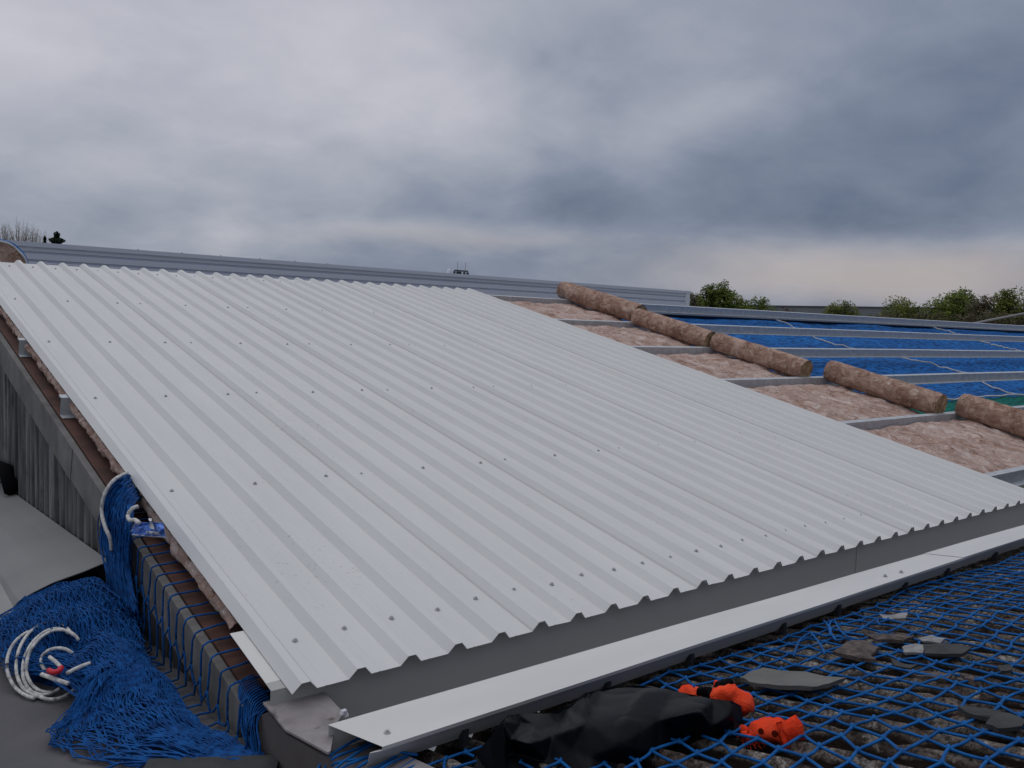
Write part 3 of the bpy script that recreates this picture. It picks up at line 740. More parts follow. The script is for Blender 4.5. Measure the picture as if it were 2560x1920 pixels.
dm = o.modifiers.new('d', 'DISPLACE'); dm.texture = tx; dm.strength = .006; dm.mid_level = .6; dm.texture_coords = 'GLOBAL'
# curtain down to the roof round the rim so the sheet has body
m_ = MB(); rim = [opx(*z4(*cv[n][:2]), cv[n][2]) for n in outline]
for i, p in enumerate(rim):
    q = p.copy(); base = OC + .02; q = q - ON * (ON.dot(q) - base); m_.v += [tuple(p), tuple(q)]
for i in range(len(rim)): j = (i + 1) % len(rim); m_.f.append((2 * i, 2 * j, 2 * j + 1, 2 * i + 1))
m_.build('hanging_edge', M_bag, root)

# ------------------------------------------------------------------ gloves
def skinned(name, m1, verts, edges, radii, parent, lv=2):
    me = D.meshes.new(name); me.from_pydata([tuple(v) for v in verts], edges, []); me.materials.append(m1)
    o = D.objects.new(name, me); COL.objects.link(o); o.parent = parent; o.location = -Vector(parent.location)
    md = o.modifiers.new('skin', 'SKIN'); md.use_smooth_shade = True
    for i, r in enumerate(radii): me.skin_vertices[0].data[i].radius = r if isinstance(r, tuple) else (r, r)
    me.skin_vertices[0].data[0].use_root = True
    s = o.modifiers.new('s', 'SUBSURF'); s.levels = s.render_levels = lv
    t2 = D.textures.new('knit', 'CLOUDS'); t2.noise_scale = .012
    d = o.modifiers.new('d', 'DISPLACE'); d.texture = t2; d.strength = .005; d.texture_coords = 'GLOBAL'
    t3 = D.textures.new('folds', 'MUSGRAVE'); t3.musgrave_type = 'RIDGED_MULTIFRACTAL'; t3.noise_scale = .045
    d = o.modifiers.new('f', 'DISPLACE'); d.texture = t3; d.strength = .012; d.mid_level = .7; d.texture_coords = 'GLOBAL'
    return o
g1 = empty('glove', opx(1800, 1720, .03), 'orange work glove with black fingers behind the black plastic', 'glove', 'orange work gloves dropped on the net')
zp = lambda x, y, h: opx(*z4(x, y), h)
V = [zp(1960, 260, .045), zp(1985, 225, .075), zp(1930, 190, .085), zp(1870, 150, .10), zp(1800, 175, .095), zp(1760, 200, .09)]
skinned('glove_palm', M_orange, V, [(i, i + 1) for i in range(5)], [.022, .034, .036, .034, .032, .024], g1)
V = [zp(1660, 165, .07), zp(1600, 150, .062), zp(1545, 140, .055)]
skinned('cuff', M_orange, V, [(0, 1), (1, 2)], [.026, .025, .024], g1)
V = [zp(1765, 100, .075), zp(1820, 85, .08), zp(1860, 72, .075)]
skinned('thumb', M_orange, V, [(0, 1), (1, 2)], [.013, .013, .010], g1)
for a in ([(1735, 150, .10), (1690, 130, .10), (1655, 125, .09)], [(1760, 125, .10), (1800, 105, .10), (1850, 80, .095), (1895, 72, .085)], [(1740, 165, .09), (1700, 160, .085), (1665, 150, .075)]):
    V = [zp(*q_) for q_ in a]; skinned('finger', M_black, V, [(i, i + 1) for i in range(len(V) - 1)], [.014] * (len(V) - 1) + [.010], g1)
g2 = empty('glove', opx(1910, 1850, .03), 'ragged orange glove with black lined cuff lying open on the net', 'glove', 'orange work gloves dropped on the net')
V = [zp(2190, 420, .045), zp(2120, 400, .055), zp(2060, 405, .05), zp(2000, 425, .04), zp(2250, 420, .05), zp(2290, 400, .055)]
skinned('glove_palm', M_orange, V, [(0, 1), (1, 2), (2, 3), (0, 4), (4, 5)], [.036, .037, .034, .022, .034, .032], g2)
cfc = zp(2330, 390, .06); m_ = MB()
ax = (zp(2330, 390, .06) - zp(2250, 420, .05)).normalized(); s1_ = ax.cross(Vector((0, 0, 1))).normalized(); s2_ = s1_.cross(ax)
for j, (t_, r_) in enumerate(((-.03, .026), (-.005, .032), (.012, .034), (.012, .029), (-.02, .020))):
    for i in range(20): a = i * math.pi / 10; m_.v.append(tuple(cfc + ax * (t_ + .004 * math.sin(3 * a)) + s1_ * r_ * .75 * math.cos(a) + s2_ * r_ * 1.1 * math.sin(a)))
for j in range(4):
    for i in range(20): m_.f.append((j * 20 + i, j * 20 + (i + 1) % 20, (j + 1) * 20 + (i + 1) % 20, (j + 1) * 20 + i))
m_.build('cuff', M_orange, g2, True)
m_ = MB()
for i in range(20): a = i * math.pi / 10; m_.v.append(tuple(cfc + ax * (-.012) + s1_ * .021 * math.cos(a) + s2_ * .030 * math.sin(a)))
m_.f.append(tuple(range(20))); m_.build('cuff_lining', M_black, g2)
for a in ([(1995, 425, .04), (1965, 455, .03), (1950, 480, .012)], [(2010, 450, .04), (1990, 480, .02)], [(2060, 450, .04), (2040, 488, .02)], [(2000, 400, .045), (1955, 415, .03), (1938, 430, .012)], [(2110, 440, .04), (2100, 490, .02)]):
    V = [zp(*q_) for q_ in a]; skinned('finger', M_orange, V, [(i, i + 1) for i in range(len(V) - 1)], [.012] * (len(V) - 1) + [.008], g2)
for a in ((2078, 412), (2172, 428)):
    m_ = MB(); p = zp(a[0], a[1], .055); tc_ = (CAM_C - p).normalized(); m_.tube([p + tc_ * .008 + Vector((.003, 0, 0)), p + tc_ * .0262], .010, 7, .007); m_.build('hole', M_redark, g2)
m_ = MB()
for i in range(26):
    p = zp(1960 + rnd.random() * 90, 470, .02); q_ = p + Vector((rnd.gauss(-.01, .02), rnd.gauss(-.03, .015), rnd.uniform(-.01, .01))); m_.tube([p, (p + q_) / 2 + Vector((rnd.gauss(0, .006), 0, .005)), q_], .0007, 3)
m_.build('frayed_thread', M_orange, g2)

# ------------------------------------------------------------------ lower flat roof on the left
FZ = -.21
m_ = MB(); m_.box((-9, -3, FZ - .3), (-.15, 12, FZ))
tag(m_.build('flat_roof', M_floor), 'smooth grey membrane of the lower flat roof at bottom left', 'roof')
m_ = MB(); m_.box((-8.9, -2.9, -6.5), (-.16, 11.9, FZ - .3)); tag(m_.build('annex_building', M_brown), 'plain walled annex under the grey flat roof', 'building')
# folded flashing panel against the gable
m_ = MB()
def pan(u, v):
    y = 1.86 + 4.2 * v; pro = [(-.168, -.005), (-.27, -.045), (-.40, -.085), (-.52, -.155), (-.55, -.20)]
    t = u * 4; j = min(int(t), 3); f_ = t - j; x = pro[j][0] + (pro[j + 1][0] - pro[j][0]) * f_; z = pro[j][1] + (pro[j + 1][1] - pro[j][1]) * f_
    k_ = min(1, (y - 1.86) / 3.3); return (x - .05 * max(0, .35 - v) * (u > .6), y + .10 * u * (v < .02), z - .15 * k_ * (1 - u * .8))
m_.grid(9, 30, pan)
o = m_.build('flashing_panel', M_panel); solid(o, .004); tag(o, 'wide grey folded metal panel leaning against the dark cladding', 'metal panel')
m_ = MB(); m_.prism([(-.46, 2.10, FZ + .03), (-.46, 5.5, FZ + .03), (-1.1, 5.5, FZ + .012), (-1.1, 1.75, FZ + .012), (-.62, 1.72, FZ + .02)], (0, 0, .004))
tag(m_.build('flashing_panel', M_panel2), 'paler flat metal panel at the left edge, half under the leaning one', 'metal panel')
m_ = MB(); m_.tube([onp(-20, 1160, (1, 0, 0), -.22), onp(15, 1175, (1, 0, 0), -.20), onp(28, 1225, (1, 0, 0), -.2)], .05, 8)
tag(m_.build('dark_lump', M_black, None, True), 'black lump at the foot of the dark cladding by the left edge', 'sack')  # plain black tube for a dark spot of unknown nature
# dark bar at the bottom edge
m_ = MB(); a, b = onp(372, 1897, (0, 0, 1), FZ + .03), onp(700, 1886, (0, 0, 1), FZ + .03)
d = (b - a).normalized(); w = Vector((d.y, -d.x, 0))
if w.y > 0: w = -w
ps = []
for i in range(13): t = i / 12; ps.append(a.lerp(b, t) + Vector((0, .004 * nz(i * .9, 1), .004 * nz(i, 2))))
m_.prism(ps + [b + w * .16, a + w * .16], (0, 0, -.035))
tag(m_.build('dark_plank', M_dslate), 'dark grey plank at the very bottom, in front of the blue net pile', 'plank')

# ------------------------------------------------------------------ blue net heap, drape and bundle
def mound(x, y):
    h = .16 * math.exp(-(((x + .34) / .24) ** 2 + ((y - 1.55) / .42) ** 2))
    h += .10 * math.exp(-(((x + .42) / .17) ** 2 + ((y - .85) / .40) ** 2))
    h += .06 * math.exp(-(((x + .58) / .15) ** 2 + ((y - 1.30) / .40) ** 2))
    h += .025 * math.exp(-(((x + .36) / .12) ** 2 + ((y - .40) / .3) ** 2))
    h -= .10 * math.exp(-(((x + .50) / .075) ** 2 + ((y - 1.10) / .10) ** 2))
    return FZ + max(.003, h * (1 + .25 * nz(x * 9, y * 7)) + .012 * nz(x * 16, y * 14))
def inside(x, y):
    # left limit of the heap on the floor, by y
    lim = [(-.1, -.28), (.1, -.42), (.30, -.60), (.50, -.68), (.62, -.60), (.72, -.50), (.90, -.58), (1.1, -.70), (1.4, -.73), (1.7, -.66), (1.9, -.50), (2.05, -.30), (2.2, -.16)]
    if y < lim[0][0] or y > lim[-1][0]: return 0
    for (a, b), (c, d) in zip(lim, lim[1:]):
        if a <= y <= c: e = b + (d - b) * (y - a) / (c - a)
    rl = -.165 - .10 * max(0, min(1, (1.35 - y) / .35)) * max(0, min(1, (y - .05) / .25))
    return min(x - e, rl - x)
root = empty('net_heap', (-.4, 1.0, FZ), 'tangled heap of blue netting piled on the grey flat roof', 'netting')
m_ = MB()
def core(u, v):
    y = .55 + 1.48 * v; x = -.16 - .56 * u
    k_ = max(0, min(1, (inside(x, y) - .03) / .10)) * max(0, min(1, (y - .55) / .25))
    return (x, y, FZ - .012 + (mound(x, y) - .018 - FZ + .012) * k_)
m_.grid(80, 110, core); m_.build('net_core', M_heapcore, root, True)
m_ = MB(); rn = random.Random(11)
def netlayer(m_, ox, oy, ang, cell, ni, nj, lift, seed, keep, r=.0026, warp=.07):
    ca, sa = math.cos(ang), math.sin(ang); N = {}
    for i in range(ni):
        for j in range(nj):
            u, v = (i - ni / 2) * cell, (j - nj / 2) * cell * 1.25
            x, y = ox + u * ca - v * sa, oy + u * sa + v * ca
            x += warp * nz(x * 3.2, y * 3.2, seed) + warp * .14 * nz(x * 12, y * 12, seed + 3); y += warp * nz(x * 3.2, y * 3.2, seed + 7) + warp * .14 * nz(x * 12, y * 12, seed + 9)
            e = inside(x, y)
            if e < 0: continue
            if not keep(x, y): continue
            N[i, j] = Vector((x, y, mound(x, y) + lift * (.6 + .6 * nz(x * 8, y * 8, seed)) + .004))
    for (i, j), p in N.items():
        for d_ in ((i + 1, j + (i % 2)), (i + 1, j - 1 + (i % 2))):
            q_ = N.get(d_)
            if q_ is None or (q_ - p).length > .16: continue
            mid = (p + q_) / 2 + Vector((nz(p.x * 40, p.y * 40, seed) * .016, nz(p.x * 40, p.y * 40, 5 + seed) * .016, .001))
            m_.tube(smoothp([p, mid, q_], 4), r, 4)
LIM = [(.0, -.36), (.1, -.42), (.30, -.62), (.50, -.70), (.62, -.62), (.72, -.52), (.90, -.60), (1.1, -.71), (1.4, -.73), (1.7, -.66), (1.9, -.50), (2.05, -.34), (2.2, -.24)]
def sl(y):
    y = max(.0, min(2.2, y))
    for (a, b), (c, d) in zip(LIM, LIM[1:]):
        if a <= y <= c: return b + (d - b) * (y - a) / (c - a)
def srr(y): return -.168 - .10 * max(0, min(1, (1.35 - y) / .35)) * max(0, min(1, (y - .05) / .25))
def flow(nu, nv, y0, y1, u0, u1, lift, seed, r, w=.030, skew=.0):
    N = {}
    for j in range(nv):
        for i in range(nu):
            u = u0 + (u1 - u0) * (i + .5 * (j % 2)) / (nu - .5); v = j / (nv - 1)
            y = y0 + (y1 - y0) * v + skew * (u - .5)
            y += w * 1.3 * nz(u * 4, v * 5, seed) + w * .5 * nz(u * 14, v * 14, seed + 4)
            uu = u + 1.8 * w * nz(u * 5, v * 6, seed + 8) + w * .9 * nz(u * 17, v * 15, seed + 2)
            x = sl(y) + (srr(y) - sl(y)) * uu
            N[i, j] = Vector((x, y, mound(x, y) + .004 + lift * (.7 + .9 * nz(x * 9, y * 7, seed))))
    for (i, j), p in N.items():
        for d_ in ((i, j + 1), (i + (1 if j % 2 else -1), j + 1)):
            q_ = N.get(d_)
            if q_ is None or (p - q_).length > .14: continue
            c_ = Vector((.010 * nz(i * 1.9, j * 2.3, seed), .012 * nz(i * 2.9, j * 1.3, seed), .003))
            m_.tube(smoothp([p, (p + q_) / 2 + c_, q_], 4), r, 4)
flow(34, 46, .60, 2.10, .00, 1, .006, 1, .0024)
flow(30, 40, .55, 2.05, .02, 1, .014, 21, .0024, .04, .3)
flow(26, 44, .60, 2.00, .05, 1, .022, 41, .0026, .04, -.3)
flow(30, 36, .70, 2.10, .00, .98, .030, 61, .0026, .045, .5)
flow(10, 15, .02, .80, .00, 1, .006, 81, .0032, .024)
flow(9, 14, .03, .85, .03, 1, .010, 101, .0032, .030, .1)
flow(9, 13, .0, .78, .1, 1, .010, 111, .0030, .030, -.1)
flow(26, 26, .05, .90, .40, 1, .020, 121, .0025, .035, -.2)
flow(22, 24, .10, .90, .48, 1, .028, 141, .0025, .04, .2)
flow(20, 22, .72, 1.62, .02, .62, .050, 181, .0021, .035, .1)
for i in range(90):   # long pulled strands running through the heap
    a0 = Vector((-.20 - .40 * rn.random() ** 1.2, 1.95 - .5 * rn.random(), 0)); b0 = Vector((-.30 - .25 * rn.random(), .25 + .5 * rn.random(), 0)); P_ = []
    sd_ = rn.random() * 50
    for t in range(9):
        t /= 8; q_ = a0.lerp(b0, t); q_.x += -.10 * math.sin(math.pi * t) * rn.random() + .05 * nz(q_.y * 4, sd_); 
        if inside(q_.x, q_.y) < .0: continue
        q_.z = mound(q_.x, q_.y) + .012 + .016 * nz(q_.y * 7, sd_, 3); P_.append(q_)
    if len(P_) > 3: m_.tube(smoothp(P_, 22), .0027, 4)
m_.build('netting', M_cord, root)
# rope coil
m_ = MB()
def px(x, y, z): return onp(x, y, (0, 0, 1), z)
zr = lambda x, y, z: px(.2894 * x, 1440 + .2894 * y, z)
def ropeline(pts, z, r=.0072): m_.tube(smoothp([zr(x, y, z + .004 * (i % 2)) for i, (x, y) in enumerate(pts)], 26), r, 7)
ZR = FZ + .13
def ropeloop(cx_, cy_, rx_, ry_, tilt, a0, a1, hi, r=.0063):
    P_ = []
    for k_ in range(41):
        a = a0 + (a1 - a0) * k_ / 40; x = cx_ + rx_ * math.cos(a) * math.cos(tilt) - ry_ * math.sin(a) * math.sin(tilt); y = cy_ + rx_ * math.cos(a) * math.sin(tilt) + ry_ * math.sin(a) * math.cos(tilt)
        p = zr(x, y, FZ + .10); m0 = mound(p.x, p.y) if inside(p.x, p.y) > 0 else FZ
        f_ = max(0, min(1, (1000 - y) / 420)); z = FZ + .014 + f_ * (.115 + hi) + .008 * nz(k_ * .35, cx_)
        z -= .05 * max(0, min(1, (x - 640) / 100))
        P_.append(zr(x, y, z))
    m_.tube(P_, r, 7)
for a_ in ((400, 720, 250, 330, .35, 1.2, 5.3, .010), (430, 740, 215, 300, .45, .6, 4.9, .016), (470, 735, 225, 285, .55, 1.0, 5.1, .022), (350, 760, 290, 300, .25, 1.5, 4.2, .0),
           (505, 735, 150, 112, 0, 0, 6.35, .03), (520, 760, 170, 130, .3, .3, 3.3, .024), (450, 800, 260, 265, .3, .4, 2.6, .0)): ropeloop(*a_)
ropeline([(430, 700), (480, 740), (530, 790)], ZR + .012, .007); ropeline([(360, 850), (470, 890), (590, 930)], ZR - .01, .0075); ropeline([(580, 840), (680, 790), (775, 755)], ZR - .005, .0075)
tag(m_.build('rope_coil', M_rope, None, True), 'coiled white rope lying in the blue net heap', 'rope')
m_ = MB(); m_.tube(smoothp([zr(420, 815, ZR + .02), zr(460, 832, ZR + .02), zr(510, 820, ZR + .02), zr(528, 792, ZR + .018)], 12), .0098, 7)
tag(m_.build('red_tape', M_red, None, True), 'short band of red tape inside the white rope ring', 'tape')

# net draped over the verge, with wide cells
m_ = MB()
def dpt(y, t):
    """point of the draped net: y along the verge, t = distance run from inside the roof, over the edge and down"""
    y = y + .012 * nz(y * 9, t * 9, 2); zt = y * math.tan(P) - .118
    if t < .130: x = -.045 - t; z = zt + .012
    elif t < .145: x = -.175 - (t - .130) * .6; z = zt + .010 - (t - .130) * .5
    else: x = -.183 - .04 * (t - .13) - .014 * abs(nz(y * 6, t * 5, 9)); z = zt - (t - .145)
    if z < FZ + .012: x -= (FZ + .012 - z) * .8; z = FZ + .014 + .015 * abs(nz(y * 9, t * 9, 4))
    return Vector((x, y, z))
s_ = .088; rows = [(-.02, .25), (.31, .44), (.50, .62), (.68, .78)]
for r_, (ta, tb) in enumerate(rows):
    for c_ in range(19):
        y = .10 + s_ * (c_ + .5 * (r_ % 2)) ; bend = .020 * nz(c_ * 1.3, r_ * 2.1)
        m_.tube([dpt(y + bend * math.sin(3.14 * k_ / 12) + (-.012 * k_ / 12), ta + (tb - ta) * k_ / 12) for k_ in range(13)], .0042, 5)
        if r_ + 1 < len(rows):
            for dy_ in (-.5, .5):
                y2 = y + s_ * dy_; t2 = rows[r_ + 1][0]
                m_.tube([dpt(y - .012 + (y2 - y + .012) * k_ / 5, tb + (t2 - tb) * k_ / 5 + .012 * math.sin(3.14 * k_ / 5)) for k_ in range(6)], .0042, 5)
# fringe of taut strands near the eave corner
for i in range(16):
    y = .03 + .012 * i; a = Vector((-.148, y + .05, (y + .05) * math.tan(P) - .10)); b = Vector((-.172 - .01 * rn.random(), y * .5 + .02 * rn.random(), FZ + .01))
    m_.tube(smoothp([a + Vector((.05, .01, .01)), a, a.lerp(b, .3) + Vector((-.012, .01 * rn.random(), 0)), a.lerp(b, .7) + Vector((-.004 - .015 * rn.random(), .02 * rn.gauss(0, 1), 0)), b], 12), .0028, 5)
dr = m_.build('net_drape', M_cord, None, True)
tag(dr, 'blue net with long loose cells hanging over the verge of the roof', 'netting')

# hanging bundle
m_ = MB()
def wp(x, y, X): return onp(x, y, (1, 0, 0), X)
for i in range(150):
    t = rn.random(); u = rn.gauss(0, 1)
    k0 = t * 70
    P_ = [wp(322 + 34 * t, 1182 + 65 * t, -.06), wp(300 + 34 * t + 2 * u, 1192 + 66 * t, -.15), wp(262 + 66 * t, 1235 + 60 * t, -.20), wp(252 + 74 * t + 2 * u, 1300 + 30 * t, -.215), wp(258 + 60 * t + 3 * u, 1370 + 10 * t, -.22),
          wp(276 + 46 * t + 4 * u, 1440, -.22), wp(285 + 50 * t + 6 * u, 1500 + 30 * rn.random(), -.22)]
    m_.tube(smoothp([p + Vector((rn.gauss(0, .006), rn.gauss(0, .012), rn.gauss(0, .006))) for p in P_], 16), .0030, 4)
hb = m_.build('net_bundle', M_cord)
tag(hb, 'thick gathered bundle of blue net hanging from the verge to the heap', 'netting')
m_ = MB(); m_.tube(smoothp([wp(318, 1182, -.10), wp(285, 1200, -.19), wp(262, 1235, -.235), wp(254, 1275, -.25), wp(262, 1315, -.25), wp(275, 1345, -.24), wp(279, 1375, -.23)], 30), .0085, 8)
tag(m_.build('hanging_rope', M_rope, None, True), 'white rope looping down the blue net bundle at the verge', 'rope')
m_ = MB(); m_.tube(smoothp([wp(345, 1266, -.19), wp(330, 1272, -.215), wp(320, 1288, -.23), wp(324, 1300, -.235), wp(338, 1300, -.235), wp(348, 1308, -.235)], 20), .0085, 8)
tag(m_.build('rope_end', M_rope, None, True), 'short white rope end curled above the blue label', 'rope')
# crumpled blue label
lb = empty('plastic_label', wp(380, 1335, -.215), 'crumpled shiny blue plastic label with white edges tied to the net', 'label')
zt = lambda x, y: (200 + .217 * x, 1140 + .217 * y)
m_ = MB()
def lab(u, v):
    tl, tr_, bl, br = (640, 760), (960, 770), (575, 905), (985, 935)
    x = (tl[0] * (1 - u) + tr_[0] * u) * (1 - v) + (bl[0] * (1 - u) + br[0] * u) * v; y = (tl[1] * (1 - u) + tr_[1] * u) * (1 - v) + (bl[1] * (1 - u) + br[1] * u) * v
    return wp(*zt(x, y), -.215 + .018 * nz(u * 4, v * 3, 2) + .012 * nz(u * 11, v * 8, 3))
m_.grid(26, 14, lab); solid(m_.build('label_sheet', M_blue, lb, True), .001)
m_ = MB(); m_.tube([Vector(lab(i / 20, 1)) for i in range(21)], .0028, 4); m_.tube([Vector(lab(0, i / 10)) for i in range(11)], .0025, 4)
m_.grid(8, 5, lambda u, v: Vector(lab(.58 + .10 * u + .1 * v, -.25 + .75 * v)) + Vector((-.012 + .01 * nz(u * 5, v * 6), 0, .004)))
m_.grid(8, 5, lambda u, v: Vector(lab(.52 + .40 * u, .60 + .22 * v)) + Vector((-.010 + .008 * nz(u * 7, v * 6, 4), 0, .0)))
m_.build('white_edge', M_white, lb)

# ------------------------------------------------------------------ neighbouring ribbed building beyond the ridge
YB = 19.9
tl_, tr2 = onp(0, 600, (0, 1, 0), YB), onp(1724, 727.5, (0, 1, 0), YB)
zt_ = (tl_.z + tr2.z) / 2; xe = tr2.x
nb = empty('neighbour_building', (xe - 10, YB + 5, -6.5), 'long building with blue grey ribbed metal wall beyond the ridge', 'building')
m_ = MB(); x0 = -14
prof = []; z = zt_ - .105; k = 0
while z > -6.4:
    prof += [(z - (.12 if k == 0 else 0) * 0, 0), (z - .004, .055), (z - .045, .055), (z - .075, 0)] if k != 0 else [(z, 0), (z - .10, .0), (z - .104, .055), (z - .145, .055), (z - .17, 0)]; z -= .195 if k else .285
    if k > 30: break
    k += 1
prof.append((z, 0))
for (z, d_) in prof: m_.v += [(x0, YB + d_, z), (xe - .22, YB + d_, z)]
for i in range(len(prof) - 1): m_.f.append((2 * i, 2 * i + 1, 2 * i + 3, 2 * i + 2))
m_.build('ribbed_wall', M_wall, nb)
m_ = MB(); m_.box((x0, YB - .04, zt_ - .10), (xe + .03, YB + .25, zt_)); m_.build('coping', M_wall, nb)
m_ = MB(); m_.box((xe - .26, YB - .03, -6.4), (xe, YB + .25, zt_ - .103)); m_.build('corner_trim', M_trim, nb)
m_ = MB(); m_.box((x0, YB + .26, -6.4), (xe - .02, YB + 12, zt_ - .35)); m_.build('building_body', M_wall, nb)
for px_ in (345, 455, 552, 650, 738, 820):
    p = onp(px_, 620, (0, 1, 0), YB); m_ = MB(); m_.tube([(p.x, YB, zt_), (p.x, YB, zt_ + .018)], .016, 6); m_.build('bolt', M_machine, nb)
# roof plant standing on it
pp = onp(1150, 690, (0, 1, 0), YB + .6); s_ = 1 / FPX * (pp - CAM_C).length
rp = empty('roof_plant', (pp.x, YB + .6, zt_ - .35), 'tiny dark rail and aerials poking above the ribbed wall', 'roof plant')
zb = zt_ - .35; ztp = onp(1150, 677, (0, 1, 0), YB + .6).z
m_ = MB(); m_.box((pp.x - 16 * s_, YB + .55, ztp - .02), (pp.x + 22 * s_, YB + .65, ztp + .02))
for q_ in (-15, -6, -2, 3, 15, 25): m_.box((pp.x + q_ * s_ - .05, YB + .56, zb), (pp.x + q_ * s_ - .01, YB + .64, ztp - .03))
m_.build('rail', M_machine, rp)
m_ = MB(); 
for q_ in (-8, 16): m_.tube([(pp.x + q_ * s_, YB + .6, ztp), (pp.x + q_ * s_, YB + .6, ztp + 22 * s_)], .008, 5)
m_.build('aerial', M_pipe, rp)
m_ = MB(); m_.tube([(pp.x - 32 * s_, YB + .6, zb), (pp.x - 32 * s_, YB + .6, ztp - .02), (pp.x - 32 * s_, YB + .6, ztp + .04)], .10, 8, .05); m_.build('pale_vent', M_trim, rp)

# thin grey tubes at the right
for (a, b), lab_ in ((((2365, 824), (2620, 772)), 'upper of two thin grey tubes slanting over the ridge at the right edge'), (((2500, 829), (2620, 803)), 'lower of two thin grey tubes slanting over the ridge at the right edge')):
    m_ = MB(); A_ = onp(*a, (0, 1, 0), 8.1); B_ = onp(*b, (0, 1, 0), 8.1); A_ = A_ - (B_ - A_) * .25; m_.tube([A_, A_.lerp(B_, .5) + Vector((0, 0, .02)), B_], .030, 7)
    tag(m_.build('tube', M_pipe, None, True), lab_, 'tube', 'grey tubes over the ridge')

# ------------------------------------------------------------------ far building and trees
def far(px_, py_, dist): d = ray(px_, py_); return CAM_C + d * (dist / math.hypot(d.x, d.y))
a, b = far(1850, 762.5, 210), far(2640, 772, 210)
root = empty('distant_warehouse', (a.x, a.y, -6.5), 'very long plain grey warehouse on the skyline behind the trees', 'building')
dv = (b - a); dv.z = 0; nrm = Vector((dv.y, -dv.x, 0)).normalized()
if nrm.dot(CF) < 0: nrm = -nrm
def wallq(m_, p, q, zt1, zt2, zb1, th, off=0):
    o_ = nrm * off
    m_.prism([(p.x + o_.x, p.y + o_.y, zb1), (q.x + o_.x, q.y + o_.y, zb1), (q.x + o_.x, q.y + o_.y, zt2), (p.x + o_.x, p.y + o_.y, zt1)], nrm * th)
m_ = MB(); wallq(m_, a, b, a.z - .3, b.z - .3, -6.4, 30); m_.build('wall', M_far, root)
m_ = MB(); wallq(m_, a, b, a.z, b.z, min(a.z, b.z) - .80, 30.4, -.2)
m_.v = [v if v[2] > min(a.z, b.z) - .5 else (v[0], v[1], (a.z if i % 4 in (0,) else b.z) - .28) for i, v in enumerate(m_.v)]
m_.build('roof_edge', M_fartop, root)
tr_rnd = random.Random(5)
def crown(m_, c, rx_, rz_, n, ls, lumps=9, gap=.25):
    blobs = []
    for i in range(lumps):
        a_ = tr_rnd.random() * 6.283; e_ = tr_rnd.uniform(-.6, 1.0); rr = tr_rnd.uniform(.35, .72)
        blobs.append((Vector((math.cos(a_) * rx_ * rr * math.sqrt(max(0, 1 - e_ * e_ * .8)), math.sin(a_) * rx_ * rr * math.sqrt(max(0, 1 - e_ * e_ * .8)), e_ * rz_ * .62)), tr_rnd.uniform(.34, .52)))
    blobs.append((Vector((0, 0, rz_ * .1)), .6))
    for i in range(n):
        bc, br = blobs[int(tr_rnd.random() * len(blobs))] if i % 5 else (Vector(), .86)
        v = Vector((tr_rnd.gauss(0, 1), tr_rnd.gauss(0, 1), tr_rnd.gauss(0, 1))).normalized() * (tr_rnd.random() ** .4)
        p = c + bc + Vector((v.x * rx_ * br, v.y * rx_ * br, v.z * rz_ * br))
        if noise.noise(p * (3.2 / max(rx_, .1))) < -gap: continue
        s = ls * tr_rnd.uniform(.5, 1.2)
        t1 = Vector((tr_rnd.gauss(0, 1), tr_rnd.gauss(0, 1), tr_rnd.gauss(0, 1))).normalized(); t2 = t1.orthogonal().normalized()
        k_ = len(m_.v); m_.v += [tuple(p - t1 * s), tuple(p + t2 * s * .5), tuple(p + t1 * s), tuple(p - t2 * s * .5)]; m_.f.append((k_, k_ + 1, k_ + 2, k_ + 3))
def tree(cx_, top_, wpx, dist, m1, label, n=2600, ls=.20, low=None, name='tree', lumps=10, gap=.25, group='trees beyond the roofs', ratio=.55):
    s = dist / FPX / max(.2, math.cos(0)); tp = far(cx_, top_, dist); rx_ = wpx * .5 * s * 1.06; gz = -6.5
    rz_ = rx_ * 1.12
    c = Vector((tp.x, tp.y, tp.z - rz_ * .93))
    root = empty(name, (tp.x, tp.y, gz), label, 'tree' if name != 'shrub' else 'shrub', group)
    m_ = MB(); m_.tube([(tp.x, tp.y, gz), (tp.x + .1, tp.y, c.z - rz_ * .3), (tp.x, tp.y, c.z + rz_ * .5)], rx_ * .09 + .05, 7, .03)
    for i in range(6):
        a_ = i * 1.05 + .3; m_.tube([(tp.x, tp.y, c.z - rz_ * .3), (tp.x + math.cos(a_) * rx_ * .35, tp.y + math.sin(a_) * rx_ * .35, c.z + rz_ * .05), (tp.x + math.cos(a_) * rx_ * .6, tp.y + math.sin(a_) * rx_ * .6, c.z + rz_ * .4)], rx_ * .04 + .02, 5, .02)
    m_.build('trunk', M_bark, root)
    m_ = MB(); crown(m_, c, rx_, rz_, int(n * 1.6), ls * 1.0, lumps, gap); crown(m_, c - Vector((0, 0, rz_ * .9)), rx_ * 1.05, rz_, n // 2, ls * 1.2, lumps, .5); m_.build('crown', m1, root)
tree(1738, 733, 64, 150, M_leafb, 'brownish bush right against the end of the ribbed wall', 2200, .22)
tree(1803, 703, 98, 140, M_leaf, 'tall rounded green tree nearest the ribbed wall', 7000, .24, lumps=16)
tree(1858, 744, 70, 145, M_leaf2, 'low olive bush between the tall rounded tree and a sparse green one', 2600, .22)
tree(1902, 742, 92, 140, M_leaf, 'sparse topped green tree right of the tall rounded tree', 4200, .20, lumps=14, gap=.12)
tree(1968, 764, 44, 120, M_leafr, 'thin dark red shrub in front of the distant warehouse', 500, .14, name='shrub', gap=.02)
tree(2100, 747, 98, 150, M_leaf2, 'lone rounded olive tree against the distant warehouse', 6000, .20, lumps=16)
tree(2252, 744, 110, 150, M_leaf2, 'dome shaped olive tree left of the big dark one', 6000, .22, lumps=14)
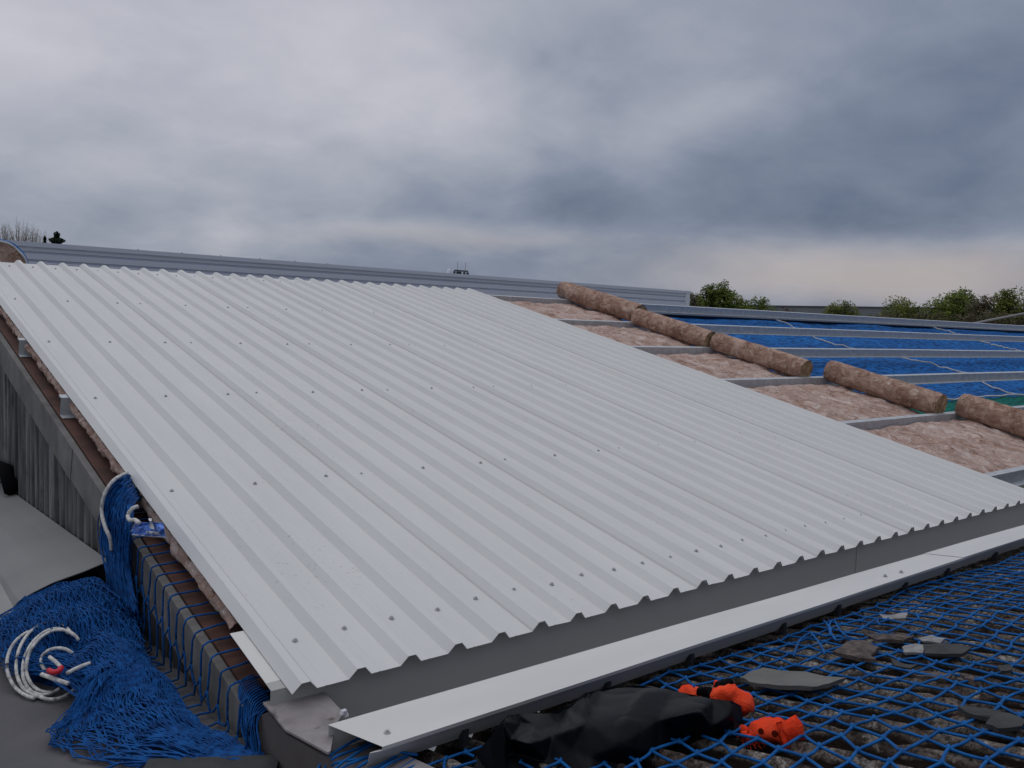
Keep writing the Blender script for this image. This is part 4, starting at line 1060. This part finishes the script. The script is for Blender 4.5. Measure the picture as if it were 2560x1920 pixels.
tree(2378, 722, 132, 140, M_leaf, 'biggest dark green tree, left of the thin windblown ones', 8500, .24, lumps=18)
tree(2448, 730, 60, 135, M_leafb, 'thin windblown brownish tree just right of the biggest tree', 1700, .17, gap=.05)
tree(2486, 735, 54, 150, M_leafb, 'faint wispy tree between two thin windblown trees', 900, .16, gap=-.02)
tree(2522, 716, 78, 135, M_leaf2, 'tall windblown tree near the right edge', 3200, .19, gap=.1)
tree(2568, 737, 60, 150, M_leafb, 'half seen brown tree on the right edge', 1500, .18, gap=.05)
m_ = MB()
for i in range(60):
    px_ = 2180 + i * 7; c = far(px_, 795 + 6 * nz(i * .4, 1), 120); crown(m_, c - Vector((0, 0, 1.2)), 1.2, 2.2, 160, .2, 4)
hd = empty('hedge', far(2400, 800, 120) - Vector((0, 0, 7)), 'dark low hedge under the trees at the right', 'hedge'); m_.build('foliage', M_leafb, hd)
# left: bare pale tree and a small conifer
tp = far(45, 556, 55); gz = -6.5
for cx_, top_, lab_ in ((8, 560, 'pale bare twiggy tree at the left edge above the wrapped roll'), (48, 555, 'pale bare twiggy tree between the left edge one and the conifer'), (84, 566, 'low bare twiggy tree next to the dark conifer')):
    tp = far(cx_, top_, 55)
    bt = empty('bare_tree', (tp.x, tp.y, gz), lab_, 'tree', 'bare trees at the left')
    m_ = MB(); m_.tube([(tp.x, tp.y, gz), (tp.x, tp.y, tp.z - 1.8)], .16, 7, .05); m_.build('trunk', M_twig, bt)
    m_ = MB()
    for i in range(80):
        b0 = Vector((tp.x + tr_rnd.gauss(0, .12), tp.y, tp.z - 1.9 + tr_rnd.random() * .5)); sp2 = tr_rnd.gauss(0, .36); hh = (1.85 - abs(sp2) * 1.4) * tr_rnd.uniform(.55, 1)
        b1 = b0 + Vector((sp2 * .778, -sp2 * .628, hh * .55)); b2 = b1 + Vector((sp2 * .5 * .778, -sp2 * .5 * .628, hh * .45))
        m_.tube([b0, b1, b2], .010, 3, .003)
        for q_ in range(4):
            c0 = b1.lerp(b2, tr_rnd.random()); m_.tube([c0, c0 + Vector((tr_rnd.gauss(0, .10), tr_rnd.gauss(0, .10), tr_rnd.uniform(.05, .22)))], .005, 3, .002)
    m_.build('twigs', M_twig, bt)
for cx_, top_, w_, lab_ in ((142, 579, 46, 'small dark conifer poking above the ribbed wall'), (112, 590, 18, 'tiny dark conifer tip left of the bigger conifer')):
    tp = far(cx_, top_, 50); s = 50 / FPX
    cf = empty('conifer', (tp.x, tp.y, gz), lab_, 'tree', 'conifers behind the wall')
    m_ = MB(); m_.tube([(tp.x, tp.y, gz), (tp.x, tp.y, tp.z - .1)], .12, 6, .02); m_.build('trunk', M_bark, cf)
    m_ = MB()
    for i in range(1500 if w_ > 30 else 500):
        h_ = tr_rnd.random() ** .7; r_ = w_ * .5 * s * (.10 + .9 * min(1, h_ * 1.6)) * (.8 + .35 * math.sin(h_ * 20)) * tr_rnd.random() ** .5; a_ = tr_rnd.random() * 6.283
        p = Vector((tp.x + r_ * math.cos(a_), tp.y + r_ * math.sin(a_), tp.z - h_ * 1.1)); q_ = len(m_.v); t1 = Vector((tr_rnd.gauss(0, 1), tr_rnd.gauss(0, 1), tr_rnd.gauss(0, .6))).normalized() * .06; t2 = t1.orthogonal().normalized() * .04
        m_.v += [tuple(p - t1), tuple(p + t2), tuple(p + t1), tuple(p - t2)]; m_.f.append((q_, q_ + 1, q_ + 2, q_ + 3))
    m_.build('crown', M_leafd, cf)
